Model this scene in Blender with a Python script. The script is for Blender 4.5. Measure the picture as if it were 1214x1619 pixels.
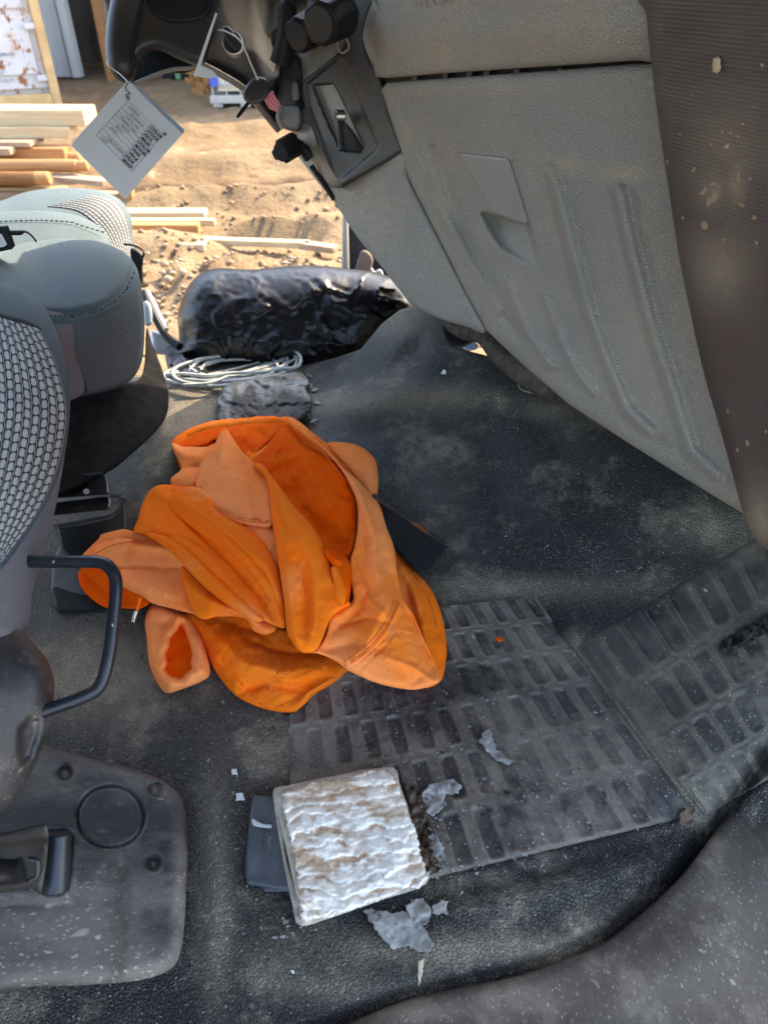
import bpy, bmesh, math, random
import numpy as np
from mathutils import Vector, Matrix
from mathutils.geometry import delaunay_2d_cdt
for o in list(bpy.data.objects): bpy.data.objects.remove(o)
S = bpy.context.scene; C = S.collection
rad = math.radians
# ---------------- camera, world, sun, exposure ----------------
PITCH = rad(37.7); FPX = 1123.0; CX, CY = 607.0, 809.5; CAMZ = 1.0
cam = bpy.data.objects.new('camera', bpy.data.cameras.new('camera')); C.objects.link(cam); S.camera = cam
cam.location = (0, 0, CAMZ); cam.rotation_euler = (math.pi/2-PITCH, 0, 0)
cam.data.sensor_fit = 'VERTICAL'; cam.data.sensor_height = 34.6; cam.data.lens = 24.0
cam.data.clip_start = .02; cam.data.clip_end = 1500
cam.data.dof.use_dof = True; cam.data.dof.focus_distance = 1.25; cam.data.dof.aperture_fstop = 5.0
W = bpy.data.worlds.new('World'); S.world = W; W.use_nodes = True
nt = W.node_tree; nt.nodes.clear()
sky = nt.nodes.new('ShaderNodeTexSky'); sky.sky_type = 'NISHITA'; sky.sun_disc = False
SUN_AZ = rad(42); SUN_EL = rad(42)           # azimuth from +Y towards +X
sky.sun_elevation = SUN_EL; sky.sun_rotation = SUN_AZ
sky.dust_density = 2.5; sky.air_density = 1.0; sky.ozone_density = 1.0
bg = nt.nodes.new('ShaderNodeBackground'); bg.inputs[1].default_value = .15
wo = nt.nodes.new('ShaderNodeOutputWorld')
nt.links.new(sky.outputs[0], bg.inputs[0]); nt.links.new(bg.outputs[0], wo.inputs[0])
sl = bpy.data.lights.new('sun', 'SUN'); sl.energy = 2.0; sl.angle = rad(.5); sl.color = (1, .83, .60)
sun = bpy.data.objects.new('sun', sl); C.objects.link(sun)
sd = Vector((math.sin(SUN_AZ)*math.cos(SUN_EL), math.cos(SUN_AZ)*math.cos(SUN_EL), math.sin(SUN_EL)))
sun.rotation_euler = (-sd).to_track_quat('-Z', 'Y').to_euler(); sun.location = sd*20
S.view_settings.view_transform = 'Standard'; S.view_settings.look = 'None'
S.view_settings.exposure = 2.92; S.view_settings.gamma = 1
S.view_settings.use_white_balance = True; S.view_settings.white_balance_temperature = 7100; S.view_settings.white_balance_tint = 10   # camera set for open shade
S.render.engine = 'CYCLES'
# ---------------- geometry helpers ----------------
FW = np.array((0, math.cos(PITCH), -math.sin(PITCH))); UP = np.array((0, math.sin(PITCH), math.cos(PITCH))); RT = np.array((1., 0, 0)); CAM = np.array((0, 0, CAMZ))
def A(x): return np.asarray(x, dtype=float)
def dirs(px, py):
    px, py = A(px), A(py)
    return ((px-CX)/FPX)[..., None]*RT + ((CY-py)/FPX)[..., None]*UP + FW
def P(px, py, d): return CAM + dirs(px, py)*A(d)[..., None]       # a point d metres ahead
def DZ(px, py, z): return (CAMZ-A(z))/(-dirs(px, py)[..., 2])      # depth at which the view meets height z
def PZ(px, py, z): return P(px, py, DZ(px, py, z))
def vnoise(x, y, seed=0):
    x, y = A(x), A(y); xi = np.floor(x).astype(np.int64); yi = np.floor(y).astype(np.int64); xf = x-xi; yf = y-yi
    def h(a, b):
        n = (a*374761393 + b*668265263 + seed*974634777) & 0xffffffff
        n = ((n ^ (n >> 13))*1274126177) & 0xffffffff
        return ((n ^ (n >> 16)) & 0xffff)/65535.
    u = xf*xf*xf*(xf*(xf*6-15)+10); v = yf*yf*yf*(yf*(yf*6-15)+10)
    return (h(xi, yi)*(1-u)+h(xi+1, yi)*u)*(1-v) + (h(xi, yi+1)*(1-u)+h(xi+1, yi+1)*u)*v
def fbm(x, y, seed=0, o=4, g=.5):
    s = 0; a = 1; t = 0
    for k in range(o): s = s+a*(vnoise(A(x)*2**k, A(y)*2**k, seed+k)-.5); t += a; a *= g
    return s/t*2
def ridged(x, y, seed=0, o=4):
    s = 0; a = 1; t = 0
    for k in range(o): s = s+a*(1-np.abs(2*vnoise(A(x)*1.9**k, A(y)*1.9**k, seed+k)-1)*2.0).clip(0, 1); t += a; a *= .55
    return s/t
def sm(a, b, x): t = ((A(x)-a)/(b-a)).clip(0, 1); return t*t*(3-2*t)
def segdist(px, py, line):
    L = A(line); X = A(px).ravel(); Y = A(py).ravel(); best = np.full(X.shape, 1e9); tt = np.zeros(X.shape); n = len(L)-1
    for i in range(n):
        a = L[i, :2]; b = L[i+1, :2]; ab = b-a; q = (ab**2).sum()+1e-9
        t = (((X-a[0])*ab[0]+(Y-a[1])*ab[1])/q).clip(0, 1); dd = np.hypot(X-a[0]-t*ab[0], Y-a[1]-t*ab[1])
        m = dd < best; best[m] = dd[m]; tt[m] = (i+t[m])/n
    return best.reshape(A(px).shape), tt.reshape(A(px).shape)
def inside(px, py, poly):
    X, Y = A(px), A(py); L = A(poly); r = np.zeros(X.shape, bool); n = len(L)
    for i in range(n):
        x1, y1 = L[i, :2]; x2, y2 = L[(i+1) % n, :2]
        if y1 == y2: continue
        c = ((y1 > Y) != (y2 > Y)) & (X < (x2-x1)*(Y-y1)/(y2-y1)+x1); r ^= c
    return r
def sdf(px, py, poly):
    L = list(poly)+[poly[0]]; d, _ = segdist(px, py, L); return np.where(inside(px, py, poly), d, -d)
def rbf(pts):
    p = A(pts); X = p[:, :2]/500; n = len(X)
    def k(r2): return .5*r2*np.log(r2+1e-9)
    K = k(((X[:, None]-X[None])**2).sum(-1)) + np.eye(n)*2e-4; Q = np.c_[np.ones(n), X]
    M_ = np.block([[K, Q], [Q.T, np.zeros((3, 3))]]); w = np.linalg.solve(M_, np.r_[p[:, 2], 0, 0, 0])
    def f(px, py):
        x = A(px)/500; y = A(py)/500; s = w[n]+w[n+1]*x+w[n+2]*y
        for i in range(n): s = s+w[i]*k((x-X[i, 0])**2+(y-X[i, 1])**2)
        return s
    return f
def plane3(a, b, c):        # planar surface through three pixel+depth points
    M_ = A([[p[0], p[1], 1] for p in (a, b, c)]); w = np.linalg.solve(M_, A([1/p[2] for p in (a, b, c)]))
    return lambda px, py: 1/(w[0]*A(px)+w[1]*A(py)+w[2])
def cr(pts, step, closed=True):
    p = A(pts); n = len(p); out = []
    rng_ = range(n if closed else n-1)
    for i in rng_:
        p0 = p[(i-1) % n] if closed or i > 0 else p[0]; p1 = p[i]; p2 = p[(i+1) % n]; p3 = p[(i+2) % n] if closed or i+2 < n else p[-1]
        k = max(1, int(np.hypot(*(p2-p1)[:2])/step)) if step > 0 else 6
        for j in range(k):
            t = j/k; out.append(.5*(2*p1+(p2-p0)*t+(2*p0-5*p1+4*p2-p3)*t*t+(3*p1-p0-3*p2+p3)*t**3))
    if not closed: out.append(p[-1])
    return np.array(out)
def lin(pts, step, closed=True):
    p = A(pts); n = len(p); out = []
    for i in range(n if closed else n-1):
        a = p[i]; b = p[(i+1) % n]; k = max(1, int(np.hypot(*(b-a)[:2])/step))
        for j in range(k): out.append(a+(b-a)*j/k)
    if not closed: out.append(p[-1])
    return np.array(out)
# ---------------- objects ----------------
def props(o, label=None, cat=None, group=None, kind=None):
    if label: o['label'] = label
    if cat: o['category'] = cat
    if group: o['group'] = group
    if kind: o['kind'] = kind
    return o
def thing(name, label, cat, loc=(0, 0, 0), group=None):
    o = bpy.data.objects.new(name, None); C.objects.link(o); o.location = tuple(float(v) for v in loc); o.empty_display_size = .05
    return props(o, label, cat, group)
def worldloc(o):
    v = Vector((0, 0, 0))
    while o is not None: v += o.location; o = o.parent
    return v
def link(name, verts, faces, mat, parent=None, smooth=True, uv=None, attr=None, at=None, flat_angle=None, cfix=True, **kw):
    """world-space verts; origin put at `at` or the parent's origin"""
    V = A(verts); org = A(at if at is not None else (worldloc(parent) if parent else V.mean(0)))
    if at is None and not parent: org[2] = V[:, 2].min()
    if kw.get('kind') == 'structure': org[:] = 0
    me = bpy.data.meshes.new(name); me.from_pydata((V-org).tolist(), [], [tuple(int(i) for i in f) for f in faces])
    if uv is not None:
        l = me.uv_layers.new(name='UVMap'); idx = np.zeros(len(me.loops), dtype=np.int32); me.loops.foreach_get('vertex_index', idx)
        l.data.foreach_set('uv', A(uv)[idx].astype(np.float32).ravel())
    if attr is not None:
        for k, a in attr.items():
            at_ = me.attributes.new(k, 'FLOAT', 'POINT'); at_.data.foreach_set('value', A(a).astype(np.float32))
    if cfix:
        bm = bmesh.new(); bm.from_mesh(me); bmesh.ops.recalc_face_normals(bm, faces=bm.faces); bm.to_mesh(me); bm.free()
    if smooth: me.polygons.foreach_set('use_smooth', [True]*len(me.polygons))
    if flat_angle: me.set_sharp_from_angle(angle=rad(flat_angle))
    me.materials.append(mat); me.update()
    o = bpy.data.objects.new(name, me); C.objects.link(o)
    if parent: o.parent = parent; o.location = Vector(org)-worldloc(parent)
    else: o.location = Vector(org)
    return props(o, **kw)
def sheet(name, outline, depth, mat, parent=None, step=6, r=.008, thick=.02, relief=None, sharp=False, uvf=None, dust=None, extra=None, cap=True, jag=0, backf=None, flat_angle=None, fade=None, **kw):
    """solid body whose front follows depth(px,py); outline given in photograph pixels, rounded edge r (m)"""
    B = (lin if sharp else cr)(outline, step); n = len(B)
    if jag: rj = np.random.RandomState(7); B = B+(rj.rand(n, 2)-.5)*2*jag+np.c_[fbm(B[:, 0]/13, B[:, 1]/13, 3), fbm(B[:, 0]/13, B[:, 1]/13, 5)]*jag*2
    x0, y0 = B.min(0); x1, y1 = B.max(0)
    gx, gy = np.meshgrid(np.arange(x0, x1, step), np.arange(y0, y1, step*.87)); gx = gx+(np.arange(gx.shape[0]) % 2)[:, None]*step*.5
    X = gx.ravel(); Y = gy.ravel(); e = sdf(X, Y, B); keep = e > step*.95
    X = X[keep]; Y = Y[keep]
    T = np.roll(B, -1, 0)-np.roll(B, 1, 0); N = np.c_[-T[:, 1], T[:, 0]]; N /= np.linalg.norm(N, axis=1)[:, None]+1e-9
    test = B+N*.3
    if inside(test[:, 0], test[:, 1], B).mean() < .5: N = -N
    R1 = B+N*step*.22; R2 = B+N*step*.6
    for R in (R1, R2):
        ee = sdf(R[:, 0], R[:, 1], B); k = ee > step*.15
        X = np.r_[X, R[k, 0]]; Y = np.r_[Y, R[k, 1]]
    PX = np.r_[B[:, 0], X]; PY = np.r_[B[:, 1], Y]
    vs, es, fs, *_ = delaunay_2d_cdt([Vector((a, b)) for a, b in zip(PX, PY)], [], [list(range(n))], 1, 1e-4)
    Q = A([(v.x, v.y) for v in vs]); m = len(Q); e = sdf(Q[:, 0], Q[:, 1], B).clip(0, None)
    # rebuild the boundary from face edges
    cnt = {}
    for f in fs:
        for i in range(len(f)):
            a, b = f[i], f[(i+1) % len(f)]; key = (min(a, b), max(a, b)); cnt.setdefault(key, []).append((a, b))
    bed = [v[0] for v in cnt.values() if len(v) == 1]
    D = depth(Q[:, 0], Q[:, 1]); em = e*D/FPX; q = 1-(em/max(r, 1e-5)).clip(0, 1)
    D = D+r*(1-np.sqrt((1-q*q).clip(0, 1)))
    if relief is not None: D = D-relief(Q[:, 0], Q[:, 1])*(sm(0, fade, e) if fade else 1)
    V = P(Q[:, 0], Q[:, 1], D)
    if cap:
        DB = backf(Q[:, 0], Q[:, 1]) if backf is not None else D+thick
        V = np.r_[V, P(Q[:, 0], Q[:, 1], DB)]; QQ = np.r_[Q, Q]
        F = [tuple(f) for f in fs]+[tuple(i+m for i in reversed(f)) for f in fs]+[(b, a, a+m, b+m) for a, b in bed]
    else:
        bidx = sorted({i for ed in bed for i in ed}); mp = {b: m+i for i, b in enumerate(bidx)}
        V = np.r_[V, P(Q[bidx, 0], Q[bidx, 1], D[bidx]+thick)]; QQ = np.r_[Q, Q[bidx]]
        F = [tuple(f) for f in fs]+[(b, a, mp[a], mp[b]) for a, b in bed]
    attr = {}
    if dust is not None: attr['dust'] = dust(QQ[:, 0], QQ[:, 1])
    if extra is not None:
        for k_, fn in extra.items(): attr[k_] = fn(QQ[:, 0], QQ[:, 1])
    uv = uvf(QQ[:, 0], QQ[:, 1]) if uvf else QQ/500.
    return link(name, V, F, mat, parent, uv=uv, attr=attr, flat_angle=flat_angle, **kw)
def puff(name, outline, depth, half, mat, parent=None, step=8, relief=None, power=.5, w=None, dust=None, uvf=None, sharp=False, back=True, **kw):
    """closed inflated body: front bulges towards, back away; `w` = px over which it rounds off"""
    def bul(px, py, B=cr(outline, step)):
        e = sdf(px, py, B).clip(0, None); ww = w or e.max(); t = (e/ww).clip(0, 1); return np.sqrt((1-(1-t)**2))
    f = lambda px, py: depth(px, py)-half*bul(px, py)
    return sheet(name, outline, f, mat, parent, step=step, r=1e-4, backf=lambda px, py: depth(px, py)+.004+half*bul(px, py), relief=relief, dust=dust, uvf=uvf, sharp=sharp, **kw)
def tube_mesh(pts, r, sides=8, sub=5, smooth=True):
    p = cr(pts, 0, closed=False) if smooth else A(pts)
    if smooth and sub != 6: pass
    n = len(p); T = np.gradient(p, axis=0); T /= np.linalg.norm(T, axis=1)[:, None]+1e-12
    rr = np.interp(np.linspace(0, 1, n), np.linspace(0, 1, len(r)), r) if hasattr(r, '__len__') else np.full(n, r)
    u = np.cross(T[0], (0, 0, 1) if abs(T[0][2]) < .9 else (1, 0, 0)); V = []
    for i in range(n):
        u = u-T[i]*u.dot(T[i]); u /= np.linalg.norm(u)+1e-12; v = np.cross(T[i], u)
        for k in range(sides): a = 2*math.pi*k/sides; V.append(p[i]+rr[i]*(math.cos(a)*u+math.sin(a)*v))
    F = [(i*sides+k, i*sides+(k+1) % sides, (i+1)*sides+(k+1) % sides, (i+1)*sides+k) for i in range(n-1) for k in range(sides)]
    F += [tuple(range(sides))[::-1], tuple(range((n-1)*sides, n*sides))]
    return V, F
def join(meshes):
    V = []; F = []
    for v, f in meshes: k = len(V); V += [tuple(a) for a in v]; F += [tuple(i+k for i in g) for g in f]
    return V, F
def tube(name, pts, r, mat, parent=None, sides=8, smooth=True, **kw):
    V, F = tube_mesh(pts, r, sides, smooth=smooth); return link(name, V, F, mat, parent, flat_angle=50, **kw)
def ptube(name, pts, r, mat, parent=None, sides=8, **kw): return tube(name, [P(*p) for p in pts], r, mat, parent, sides, **kw)
def cyl_mesh(p0, p1, r0, r1=None, sides=24, bev=.0, ribs=0, ribd=.0):
    p0, p1 = A(p0), A(p1); ax = p1-p0; L = np.linalg.norm(ax); ax = ax/L; r1 = r0 if r1 is None else r1
    u = np.cross(ax, (0, 0, 1) if abs(ax[2]) < .9 else (1, 0, 0)); u /= np.linalg.norm(u); v = np.cross(ax, u)
    prof = [(0, r0-bev), (bev, r0), (L-bev, r1), (L, r1-bev)] if bev else [(0, r0), (L, r1)]
    V = []
    for (s, rr) in prof:
        for k in range(sides):
            a = 2*math.pi*k/sides; q = rr-(ribd if ribs and (k*ribs//sides) % 2 else 0)
            V.append(p0+ax*s+q*(math.cos(a)*u+math.sin(a)*v))
    F = [(i*sides+k, i*sides+(k+1) % sides, (i+1)*sides+(k+1) % sides, (i+1)*sides+k) for i in range(len(prof)-1) for k in range(sides)]
    F += [tuple(range(sides))[::-1], tuple(range((len(prof)-1)*sides, len(prof)*sides))]
    return V, F
def cyl(name, p0, p1, r, mat, parent=None, r1=None, sides=24, bev=.0, ribs=0, ribd=0, **kw):
    V, F = cyl_mesh(p0, p1, r, r1, sides, bev, ribs, ribd); return link(name, V, F, mat, parent, flat_angle=40, **kw)
def box_mesh(c, s, rot=None, bev=0):
    """bevelled box; rot = 3x3 columns"""
    bm = bmesh.new(); bmesh.ops.create_cube(bm, size=1)
    for v in bm.verts: v.co = Vector((v.co.x*s[0], v.co.y*s[1], v.co.z*s[2]))
    if bev: bmesh.ops.bevel(bm, geom=bm.edges[:], offset=bev, segments=2, affect='EDGES', clamp_overlap=True)
    V = A([v.co[:] for v in bm.verts]); F = [tuple(v.index for v in f.verts) for f in bm.faces]; bm.free()
    if rot is not None: V = V@A(rot).T
    return (V+A(c)).tolist(), F
def rz(a): c, s = math.cos(a), math.sin(a); return A([[c, -s, 0], [s, c, 0], [0, 0, 1]])
def box(name, c, s, mat, parent=None, rot=None, bev=.0, **kw):
    V, F = box_mesh(c, s, rot, bev); return link(name, V, F, mat, parent, smooth=bool(bev), flat_angle=35 if bev else None, **kw)
# ---------------- materials ----------------
MATS = {}
def mat(name, col, col2=None, rough=.6, metal=0, var=4., dust=None, dcol=(.22, .19, .14), dscale=3., leather=None, bump=None, specks=None, scol=(.45, .40, .30), weave=None, stains=None, spec=.5, sheen=0, trans=None, coat=0, aniso=(1, 1, 1), emis=None, uvc=False, varsharp=(.35, .65), lines=None, spdust=False):
    m = bpy.data.materials.new(name); m.use_nodes = True; n = m.node_tree.nodes; l = m.node_tree.links; b = n['Principled BSDF']
    tc = n.new('ShaderNodeTexCoord'); mp = n.new('ShaderNodeMapping'); mp.inputs['Scale'].default_value = aniso
    l.new(tc.outputs['UV' if uvc else 'Object'], mp.inputs[0]); co = mp.outputs[0]
    def noise(s, det=5, ro=.6, dist=0, off=0):
        t = n.new('ShaderNodeTexNoise'); t.inputs['Scale'].default_value = s; t.inputs['Detail'].default_value = det; t.inputs['Roughness'].default_value = ro; t.inputs['Distortion'].default_value = dist
        if off:
            q = n.new('ShaderNodeVectorMath'); q.inputs[1].default_value = (off, off*.7, off*1.3); l.new(co, q.inputs[0]); l.new(q.outputs[0], t.inputs[0])
        else: l.new(co, t.inputs[0])
        return t.outputs[0]
    def ramp(x, a, c):
        r = n.new('ShaderNodeMapRange'); r.interpolation_type = 'SMOOTHSTEP'; r.inputs[1].default_value = a; r.inputs[2].default_value = c; l.new(x, r.inputs[0]); return r.outputs[0]
    def mix(f, a, c):
        x = n.new('ShaderNodeMix'); x.data_type = 'RGBA'
        if isinstance(f, (int, float)): x.inputs[0].default_value = f
        else: l.new(f, x.inputs[0])
        for v, i in ((a, 6), (c, 7)):
            if isinstance(v, tuple): x.inputs[i].default_value = (*v[:3], 1)
            else: l.new(v, x.inputs[i])
        return x.outputs[2]
    def mth(op, a, c, clamp=False):
        x = n.new('ShaderNodeMath'); x.operation = op; x.use_clamp = clamp
        for v, i in ((a, 0), (c, 1)):
            if isinstance(v, (int, float)): x.inputs[i].default_value = v
            else: l.new(v, x.inputs[i])
        return x.outputs[0]
    colr = mix(ramp(noise(var), *varsharp), tuple(col), tuple(col2 or [c*.8 for c in col]))
    h = None
    def addh(x, k):
        nonlocal h
        y = mth('MULTIPLY', x, k); h = y if h is None else mth('ADD', h, y)
    roughv = rough
    cell = None
    if leather:
        sc, st = leather; v = n.new('ShaderNodeTexVoronoi'); v.feature = 'DISTANCE_TO_EDGE'; v.inputs['Scale'].default_value = sc
        w = n.new('ShaderNodeVectorMath'); w.operation = 'ADD'; nz = n.new('ShaderNodeTexNoise'); nz.inputs['Scale'].default_value = sc*.6; l.new(co, nz.inputs[0])
        sc_ = n.new('ShaderNodeVectorMath'); sc_.operation = 'SCALE'; sc_.inputs['Scale'].default_value = .9/sc; l.new(nz.outputs[1], sc_.inputs[0]); l.new(co, w.inputs[0]); l.new(sc_.outputs[0], w.inputs[1]); l.new(w.outputs[0], v.inputs[0])
        cell = ramp(v.outputs[0], 0, .22); addh(cell, st/sc)
    if dust is not None:
        d = mth('ADD', ramp(noise(dscale, 9, .72, off=3.1), .60-dust*.3, .80-dust*.25), 0)
        at = n.new('ShaderNodeAttribute'); at.attribute_name = 'dust'
        d = mth('ADD', mth('MULTIPLY', d, .75), mth('MULTIPLY', at.outputs['Fac'], mth('ADD', .35, noise(dscale*9, 6, .7, off=8.))), True)
        if cell is not None: d = mth('MULTIPLY', d, mth('SUBTRACT', 1.25, mth('MULTIPLY', cell, .62)), True)
        d = mth('MULTIPLY', d, mth('ADD', .55, mth('MULTIPLY', noise(dscale*45, 3, .7, off=1.7), .9)), True)
        colr = mix(d, colr, dcol); roughv = mth('ADD', rough, mth('MULTIPLY', d, .35), True)
    if stains:
        for (sc_c, s, a, c_, off) in stains: colr = mix(ramp(noise(s, 6, .65, off=off), a, c_), colr, sc_c)
    if specks:
        for (s, thr, dens, off) in specks:
            v = n.new('ShaderNodeTexVoronoi'); v.inputs['Scale'].default_value = s
            nz = n.new('ShaderNodeTexNoise'); nz.inputs['Scale'].default_value = s*1.5; l.new(co, nz.inputs[0])
            q = n.new('ShaderNodeVectorMath'); q.operation = 'SCALE'; q.inputs['Scale'].default_value = 1.1/s; l.new(nz.outputs[1], q.inputs[0]); w = n.new('ShaderNodeVectorMath'); l.new(co, w.inputs[0]); l.new(q.outputs[0], w.inputs[1]); l.new(w.outputs[0], v.inputs[0])
            f = mth('SUBTRACT', 1, ramp(v.outputs['Distance'], thr*.5, thr)); sp = n.new('ShaderNodeSeparateColor'); l.new(v.outputs['Color'], sp.inputs[0])
            f = mth('MULTIPLY', f, mth('LESS_THAN', sp.outputs[0], dens)); f = mth('MULTIPLY', f, ramp(noise(off+2.5, 3, .5, off=off), .3, .5)); f = mth('MULTIPLY', f, mth('ADD', .25, sp.outputs[1]), True)
            if spdust:
                a3 = n.new('ShaderNodeAttribute'); a3.attribute_name = 'dust'; f = mth('MULTIPLY', f, mth('ADD', .07, mth('MULTIPLY', a3.outputs['Fac'], .9)), True)
            colr = mix(f, colr, scol)
    if weave:
        kind = weave[0]
        if kind == 'attr':
            at2 = n.new('ShaderNodeAttribute'); at2.attribute_name = 'weave'; thr = noise(900, 3, .7)
            colr = mix(at2.outputs['Fac'], (.018, .015, .018), colr); colr = mix(mth('MULTIPLY', ramp(thr, .45, .7), .3), colr, (.12, .12, .13))
        elif kind == 'brick':
            uvn = n.new('ShaderNodeTexCoord'); x = n.new('ShaderNodeTexBrick'); x.offset = .5
            sp = n.new('ShaderNodeSeparateXYZ'); l.new(uvn.outputs['UV'], sp.inputs[0]); wv = mth('MULTIPLY', mth('SINE', mth('MULTIPLY', sp.outputs[1], weave[4]), 0), weave[5])
            cb = n.new('ShaderNodeCombineXYZ'); l.new(sp.outputs[1], cb.inputs[0]); l.new(mth('ADD', sp.outputs[0], wv), cb.inputs[1]); l.new(cb.outputs[0], x.inputs[0])
            x.inputs['Scale'].default_value = weave[1]; x.inputs['Brick Width'].default_value = weave[2]; x.inputs['Row Height'].default_value = weave[3]; x.inputs['Mortar Size'].default_value = weave[6]; x.inputs['Mortar Smooth'].default_value = .25; x.inputs['Bias'].default_value = -.2
            x.inputs['Color1'].default_value = (*col, 1); x.inputs['Color2'].default_value = (*(col2 or col), 1); x.inputs['Mortar'].default_value = (.022, .018, .02, 1)
            colr = mix(mth('MULTIPLY', noise(500, 2), .25), x.outputs[0], (.15, .15, .15)); addh(mth('SUBTRACT', 1, x.outputs[1]), weave[7])
        else:
            w1 = n.new('ShaderNodeTexVoronoi'); w1.inputs['Scale'].default_value = weave[1]; w1.inputs['Randomness'].default_value = weave[3]; l.new(co, w1.inputs[0]); addh(w1.outputs[0], weave[2]/weave[1])
            colr = mix(mth('MULTIPLY', ramp(w1.outputs[0], .3, .7), .35), colr, tuple(c*.45 for c in col))
    if lines:
        sx = n.new('ShaderNodeSeparateXYZ'); l.new(co, sx.inputs[0]); addh(mth('SINE', mth('MULTIPLY', sx.outputs[2], 2*math.pi/lines[0]), 0), lines[1])
    if bump:
        for (s, k) in bump: addh(noise(s, 5, .62, off=5.5), k)
    if h is not None:
        bn = n.new('ShaderNodeBump'); bn.inputs['Strength'].default_value = 1; bn.inputs['Distance'].default_value = 1; l.new(h, bn.inputs['Height']); l.new(bn.outputs[0], b.inputs['Normal'])
    l.new(colr, b.inputs['Base Color'])
    if isinstance(roughv, (int, float)): b.inputs['Roughness'].default_value = roughv
    else: l.new(roughv, b.inputs['Roughness'])
    b.inputs['Metallic'].default_value = metal; b.inputs['Specular IOR Level'].default_value = spec
    b.inputs['Sheen Weight'].default_value = sheen; b.inputs['Coat Weight'].default_value = coat
    if trans: b.inputs['Transmission Weight'].default_value = trans
    MATS[name] = (m, colr, mix, ramp, noise, mth, l, n, b); return m
F_ = A((.857, .515, 0)); L_ = A((-.515, .857, 0)); VR = A([[.857, -.515, 0], [.515, .857, 0], [0, 0, 1]])
GZ = -.62
# ---------------- palette ----------------
m_mat = mat('floor_vinyl', (.027, .028, .030), (.042, .042, .042), rough=.45, var=5, dust=.42, dcol=(.32, .28, .205), dscale=8, leather=(190, .6), specks=[(300, .30, .35, 1), (150, .17, .22, 0), (70, .12, .12, 4)], scol=(.46, .43, .36), spec=.3, stains=[((.012, .013, .015), 60, .62, .72, 13.)], bump=[(600, .0003)])
m_matL = mat('floor_vinyl_coarse', (.03, .033, .034), (.05, .053, .052), rough=.5, var=6, dust=.55, dcol=(.2, .195, .165), dscale=4, leather=(150, .6), specks=[(110, .18, .12, 0), (50, .14, .06, 4)], scol=(.4, .38, .33))
m_pad = mat('tread_rubber', (.022, .022, .023), (.036, .034, .033), rough=.42, var=9, dust=.6, dcol=(.20, .165, .13), dscale=7, bump=[(900, .0004), (200, .0008)], specks=[(240, .3, .35, 1), (120, .2, .2, 0), (45, .12, .1, 4)], scol=(.38, .35, .31), stains=[((.012, .011, .01), 22, .62, .7, 2.), ((.2, .17, .11), 9, .66, .8, 9.)])
m_pad2 = mat('toe_board_rubber', (.021, .021, .02), (.034, .033, .03), rough=.5, var=7, dust=.55, dcol=(.15, .132, .10), dscale=6, bump=[(900, .0004)], specks=[(240, .3, .35, 1), (110, .18, .2, 0), (40, .14, .14, 4)], scol=(.4, .36, .28))
m_sill = mat('sill_plastic', (.018, .0155, .0155), (.034, .029, .028), rough=.5, var=14, dust=.42, dcol=(.2, .17, .13), spdust=True, dscale=16, bump=[(800, .0003)], specks=[(220, .34, .5, 0), (75, .20, .3, 4), (34, .12, .25, 7)], scol=(.46, .41, .31), aniso=(1, .7, 1))
m_cover = mat('cover_plastic', (.014, .013, .015), (.028, .025, .026), rough=.42, var=9, dust=.42, dcol=(.16, .14, .12), spdust=True, dscale=7, bump=[(900, .0003)], specks=[(220, .34, .55, 0), (110, .32, .35, 2), (50, .26, .16, 4)], scol=(.5, .44, .34), aniso=(.5, 1, 1))
m_grey = mat('dash_plastic', (.265, .275, .26), (.31, .312, .28), rough=.5, var=3, dust=.34, dcol=(.42, .37, .28), dscale=3.2, leather=(240, .32), specks=[(70, .13, .05, 0)], scol=(.5, .46, .36))
m_lid = mat('glovebox_plastic', (.27, .278, .26), (.315, .315, .28), rough=.5, var=3, dust=.38, dcol=(.39, .345, .26), dscale=3, leather=(240, .32), specks=[(75, .14, .06, 0), (30, .07, .05, 3)], scol=(.52, .46, .33), stains=[((.26, .2, .13), 8, .68, .85, 4.)])
m_greys = mat('dash_smooth', (.17, .165, .15), (.22, .20, .17), rough=.4, var=4, dust=.2, dcol=(.33, .28, .2), bump=[(700, .0002)])
m_dark = mat('dark_plastic', (.018, .018, .02), (.03, .028, .027), rough=.45, var=6, dust=.25, dcol=(.14, .12, .1), bump=[(900, .0002)], specks=[(90, .12, .06, 0)])
m_black = mat('black_plastic', (.010, .011, .013), (.017, .018, .02), rough=.5, spec=.16, var=8, dust=.05, dcol=(.1, .09, .08), specks=[(90, .12, .08, 1)], scol=(.4, .4, .4))
m_brown = mat('side_trim_plastic', (.042, .030, .028), (.068, .052, .047), rough=.55, var=3, dust=.12, dcol=(.40, .33, .23), dscale=5, specks=[(60, .16, .12, 0), (24, .14, .12, 6)], scol=(.5, .42, .3), lines=(.0042, .00010), bump=[(700, .0002)], stains=[((.34, .28, .2), 9, .70, .8, 7.)])
m_seat = mat('seat_cloth', (.072, .108, .128), (.088, .122, .14), rough=.9, var=3, weave=('v', 520, .5, .35), spec=.2)
m_seatb = mat('seat_cloth_mesh', (.08, .115, .145), (.10, .13, .16), rough=.9, var=3, weave=('v', 300, .7, .1), spec=.2)
m_seatside = mat('seat_side_cloth', (.15, .155, .175), (.18, .18, .20), rough=.95, var=3, weave=('v', 800, .5, .3), spec=.2)
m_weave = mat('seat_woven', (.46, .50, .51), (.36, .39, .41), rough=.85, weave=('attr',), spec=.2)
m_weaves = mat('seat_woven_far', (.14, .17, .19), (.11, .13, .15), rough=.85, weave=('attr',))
m_seam = mat('seam_thread', (.05, .06, .065), rough=.9)
m_carpet = mat('black_carpet', (.006, .006, .007), (.014, .014, .015), rough=1, var=30, bump=[(400, .002)], spec=.1, stains=[((.05, .05, .05), 60, .66, .8, 3.)])
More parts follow.
